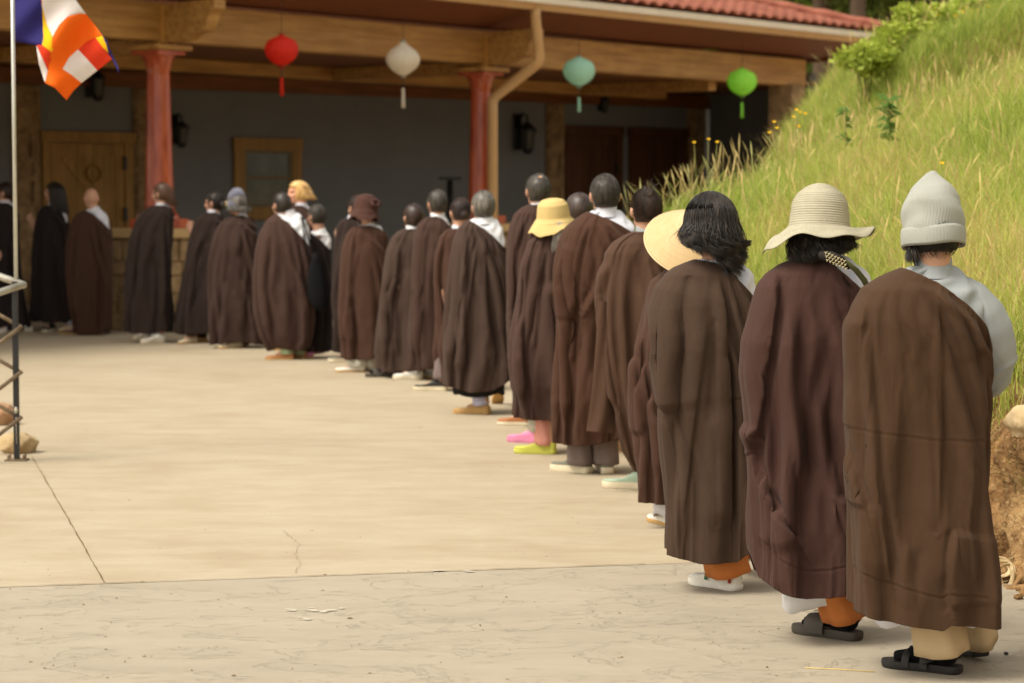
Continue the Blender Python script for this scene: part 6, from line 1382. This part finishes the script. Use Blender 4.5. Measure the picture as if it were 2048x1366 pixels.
mb.F += [tuple(range(k)), tuple(range((len(pr)-1)*k, len(pr)*k))[::-1]]; mb.M += [0, 0]
mb.build('bag_body', M_bag, e)
mb = MB(); mb.tube([at(a, b_, Yb+dy)-o0 for a, b_, dy in [(606, 436, .14), (610, 452, .07), (616, 475, .03), (622, 495, .01), (630, 512, 0)]], [.010]*5, 8, sx=.4); mb.tube([at(a, b_, Yb+dy)-o0 for a, b_, dy in [(603, 434, .16), (606, 455, .08), (610, 480, .03), (617, 505, .01), (626, 530, 0)]], [.010]*5, 8, sx=.4); mb.build('strap', M_bag, e)
# patterned scarf knot and green strap worn by the sun-hat person
body, B, HF_ = b23
M_scarf = mat('black_cream_scarf', lin(36, 30, 26), .8)
mb = MB(); Y0 = B.y
mb.tube([at(a, b_, Y0+dy)-B for a, b_, dy in [(1640, 510, -.16), (1662, 514, -.185), (1680, 521, -.185), (1700, 534, -.17)]], [.014, .022, .020, .012], 16, sx=.8); o = mb.build('scarf', M_scarf, body)
mb = MB()
for i in range(7):
    for j in range(3):
        x = 1652+i*6.2+j*1.5; y = 505+i*2.8+j*7.5; p = at(x, y, Y0-.2066)-B; mb.tube([p+Vector((-.004, .0, .002)), p+Vector((0, -.002, -.001)), p+Vector((.004, .0, .003))], .0013, 5)
        mb.tube([p+Vector((.0, -.001, -.001)), p+Vector((-.002, .0, -.006))], .0012, 5)
mb.build('scarf_pattern', mat('cream_thread', lin(222, 206, 160), .8), o)
mb = MB(); mb.tube([at(a, b_, Y0+dy)-B for a, b_, dy in [(1690, 522, -.19), (1712, 540, -.185), (1728, 560, -.175), (1740, 585, -.165)]], [.010, .013, .013, .010], 10, sx=.35); e = mb.build('shoulder_strap', cloth('moss_green_webbing', (96, 96, 58), .2), body)

# ------------------------------------------------------------------ trees beyond the roof
M_bark = mat('tree_bark', lin(96, 78, 62), .9, bump=[(14, .8, .03, (1, 1, .2), 5)], var=[(6, .5, (1, 1, .3), lin(60, 48, 38))])
M_tl = mat('tree_leaf', lin(96, 118, 44), .6, var=[(.8, .8, (1, 1, 1), lin(52, 72, 30)), (3, .4, (1, 1, 1), lin(150, 160, 60))], trans=.3)
M_tl2 = mat('olive_leaf', lin(120, 122, 66), .6, var=[(.8, .8, (1, 1, 1), lin(76, 76, 40))], trans=.3)
def tree(px, Y, h, cr, n, ls, label, m, tr=.16, crown0=.35):
    p = at(px, 393, Y); z0 = 0; e = empty('tree', (p.x, Y, 0)); tag(e, label, 'tree', 'trees beyond the building')
    rr = random.Random(int(px)+int(Y)); mb = MB()
    mb.tube([(0, 0, -.3), (rr.uniform(-.1, .1), 0, h*.3), (rr.uniform(-.3, .3), 0, h*.65), (rr.uniform(-.3, .3), 0, h*.95)], [tr*1.2, tr, tr*.7, tr*.2], 12)
    tips = []
    for i in range(26):
        z = h*rr.uniform(crown0, .92); a = rr.random()*6.28; l = cr*rr.uniform(.5, 1.0)*(1.15-abs(z/h-.6)); q = Vector((l*math.cos(a), l*math.sin(a), z+l*.35)); mb.tube([(0, 0, z), (q.x*.5, q.y*.5, z+l*.12), q], [tr*.35, tr*.2, .012], 6); tips += [q, q*.6+Vector((0, 0, z))*.4]
    mb.build('trunk', M_bark, e)
    P = np.array([tips[rr.randrange(len(tips))][:] for _ in range(n)])+RN.normal(0, 1, (n, 3))*cr*np.array([.17, .17, .13])
    A = RN.normal(0, 1, (n, 3)); A /= np.linalg.norm(A, axis=1)[:, None]; Bv = np.cross(A, RN.normal(0, 1, (n, 3))); Bv /= np.linalg.norm(Bv, axis=1)[:, None]; s_ = (ls*RN.uniform(.6, 1.3, n))[:, None]
    V = np.stack([P, P+A*s_*.5+Bv*s_*.3, P+A*s_, P+A*s_*.5-Bv*s_*.3], 1).reshape(-1, 3); F = np.arange(n*4).reshape(n, 4)
    mesh('crown', V, F, m, e, smooth=False)
for a in [(1500, 66, 9.5, 3.0, 16000, .14, 'leafy tree showing just above the middle of the tiled roof', M_tl), (1590, 60, 8.8, 2.6, 15000, .14, 'bright green tree above the roof left of the bare trunks', M_tl), (1660, 56, 10, 2.4, 10000, .12, 'tree with a thick dark trunk rising behind the roof corner', M_tl2, .3, .62), (1710, 53, 10, 2.2, 9000, .12, 'slimmer tree right of the thick dark trunk', M_tl2, .22, .6), (1762, 58, 9, 2.8, 15000, .14, 'dense green tree behind the hill crest right of the trunks', M_tl),
          (1430, 72, 9, 3.2, 12000, .15, 'tree behind the roof nearer the left, mostly hidden', M_tl2), (1860, 60, 9.5, 3.2, 13000, .15, 'tree far behind the hill crest below the sky', M_tl), (1560, 75, 8.6, 3.4, 14000, .16, 'dark tree farthest behind the roof', M_tl2), (1980, 64, 11, 3.4, 12000, .15, 'tree behind the crest at the top right corner', M_tl)]:
    tree(*a)
tag(plane('hills', [(-250, 60), (250, 60), (250, 400), (-250, 400)], M_hill, -.01), kind='structure')
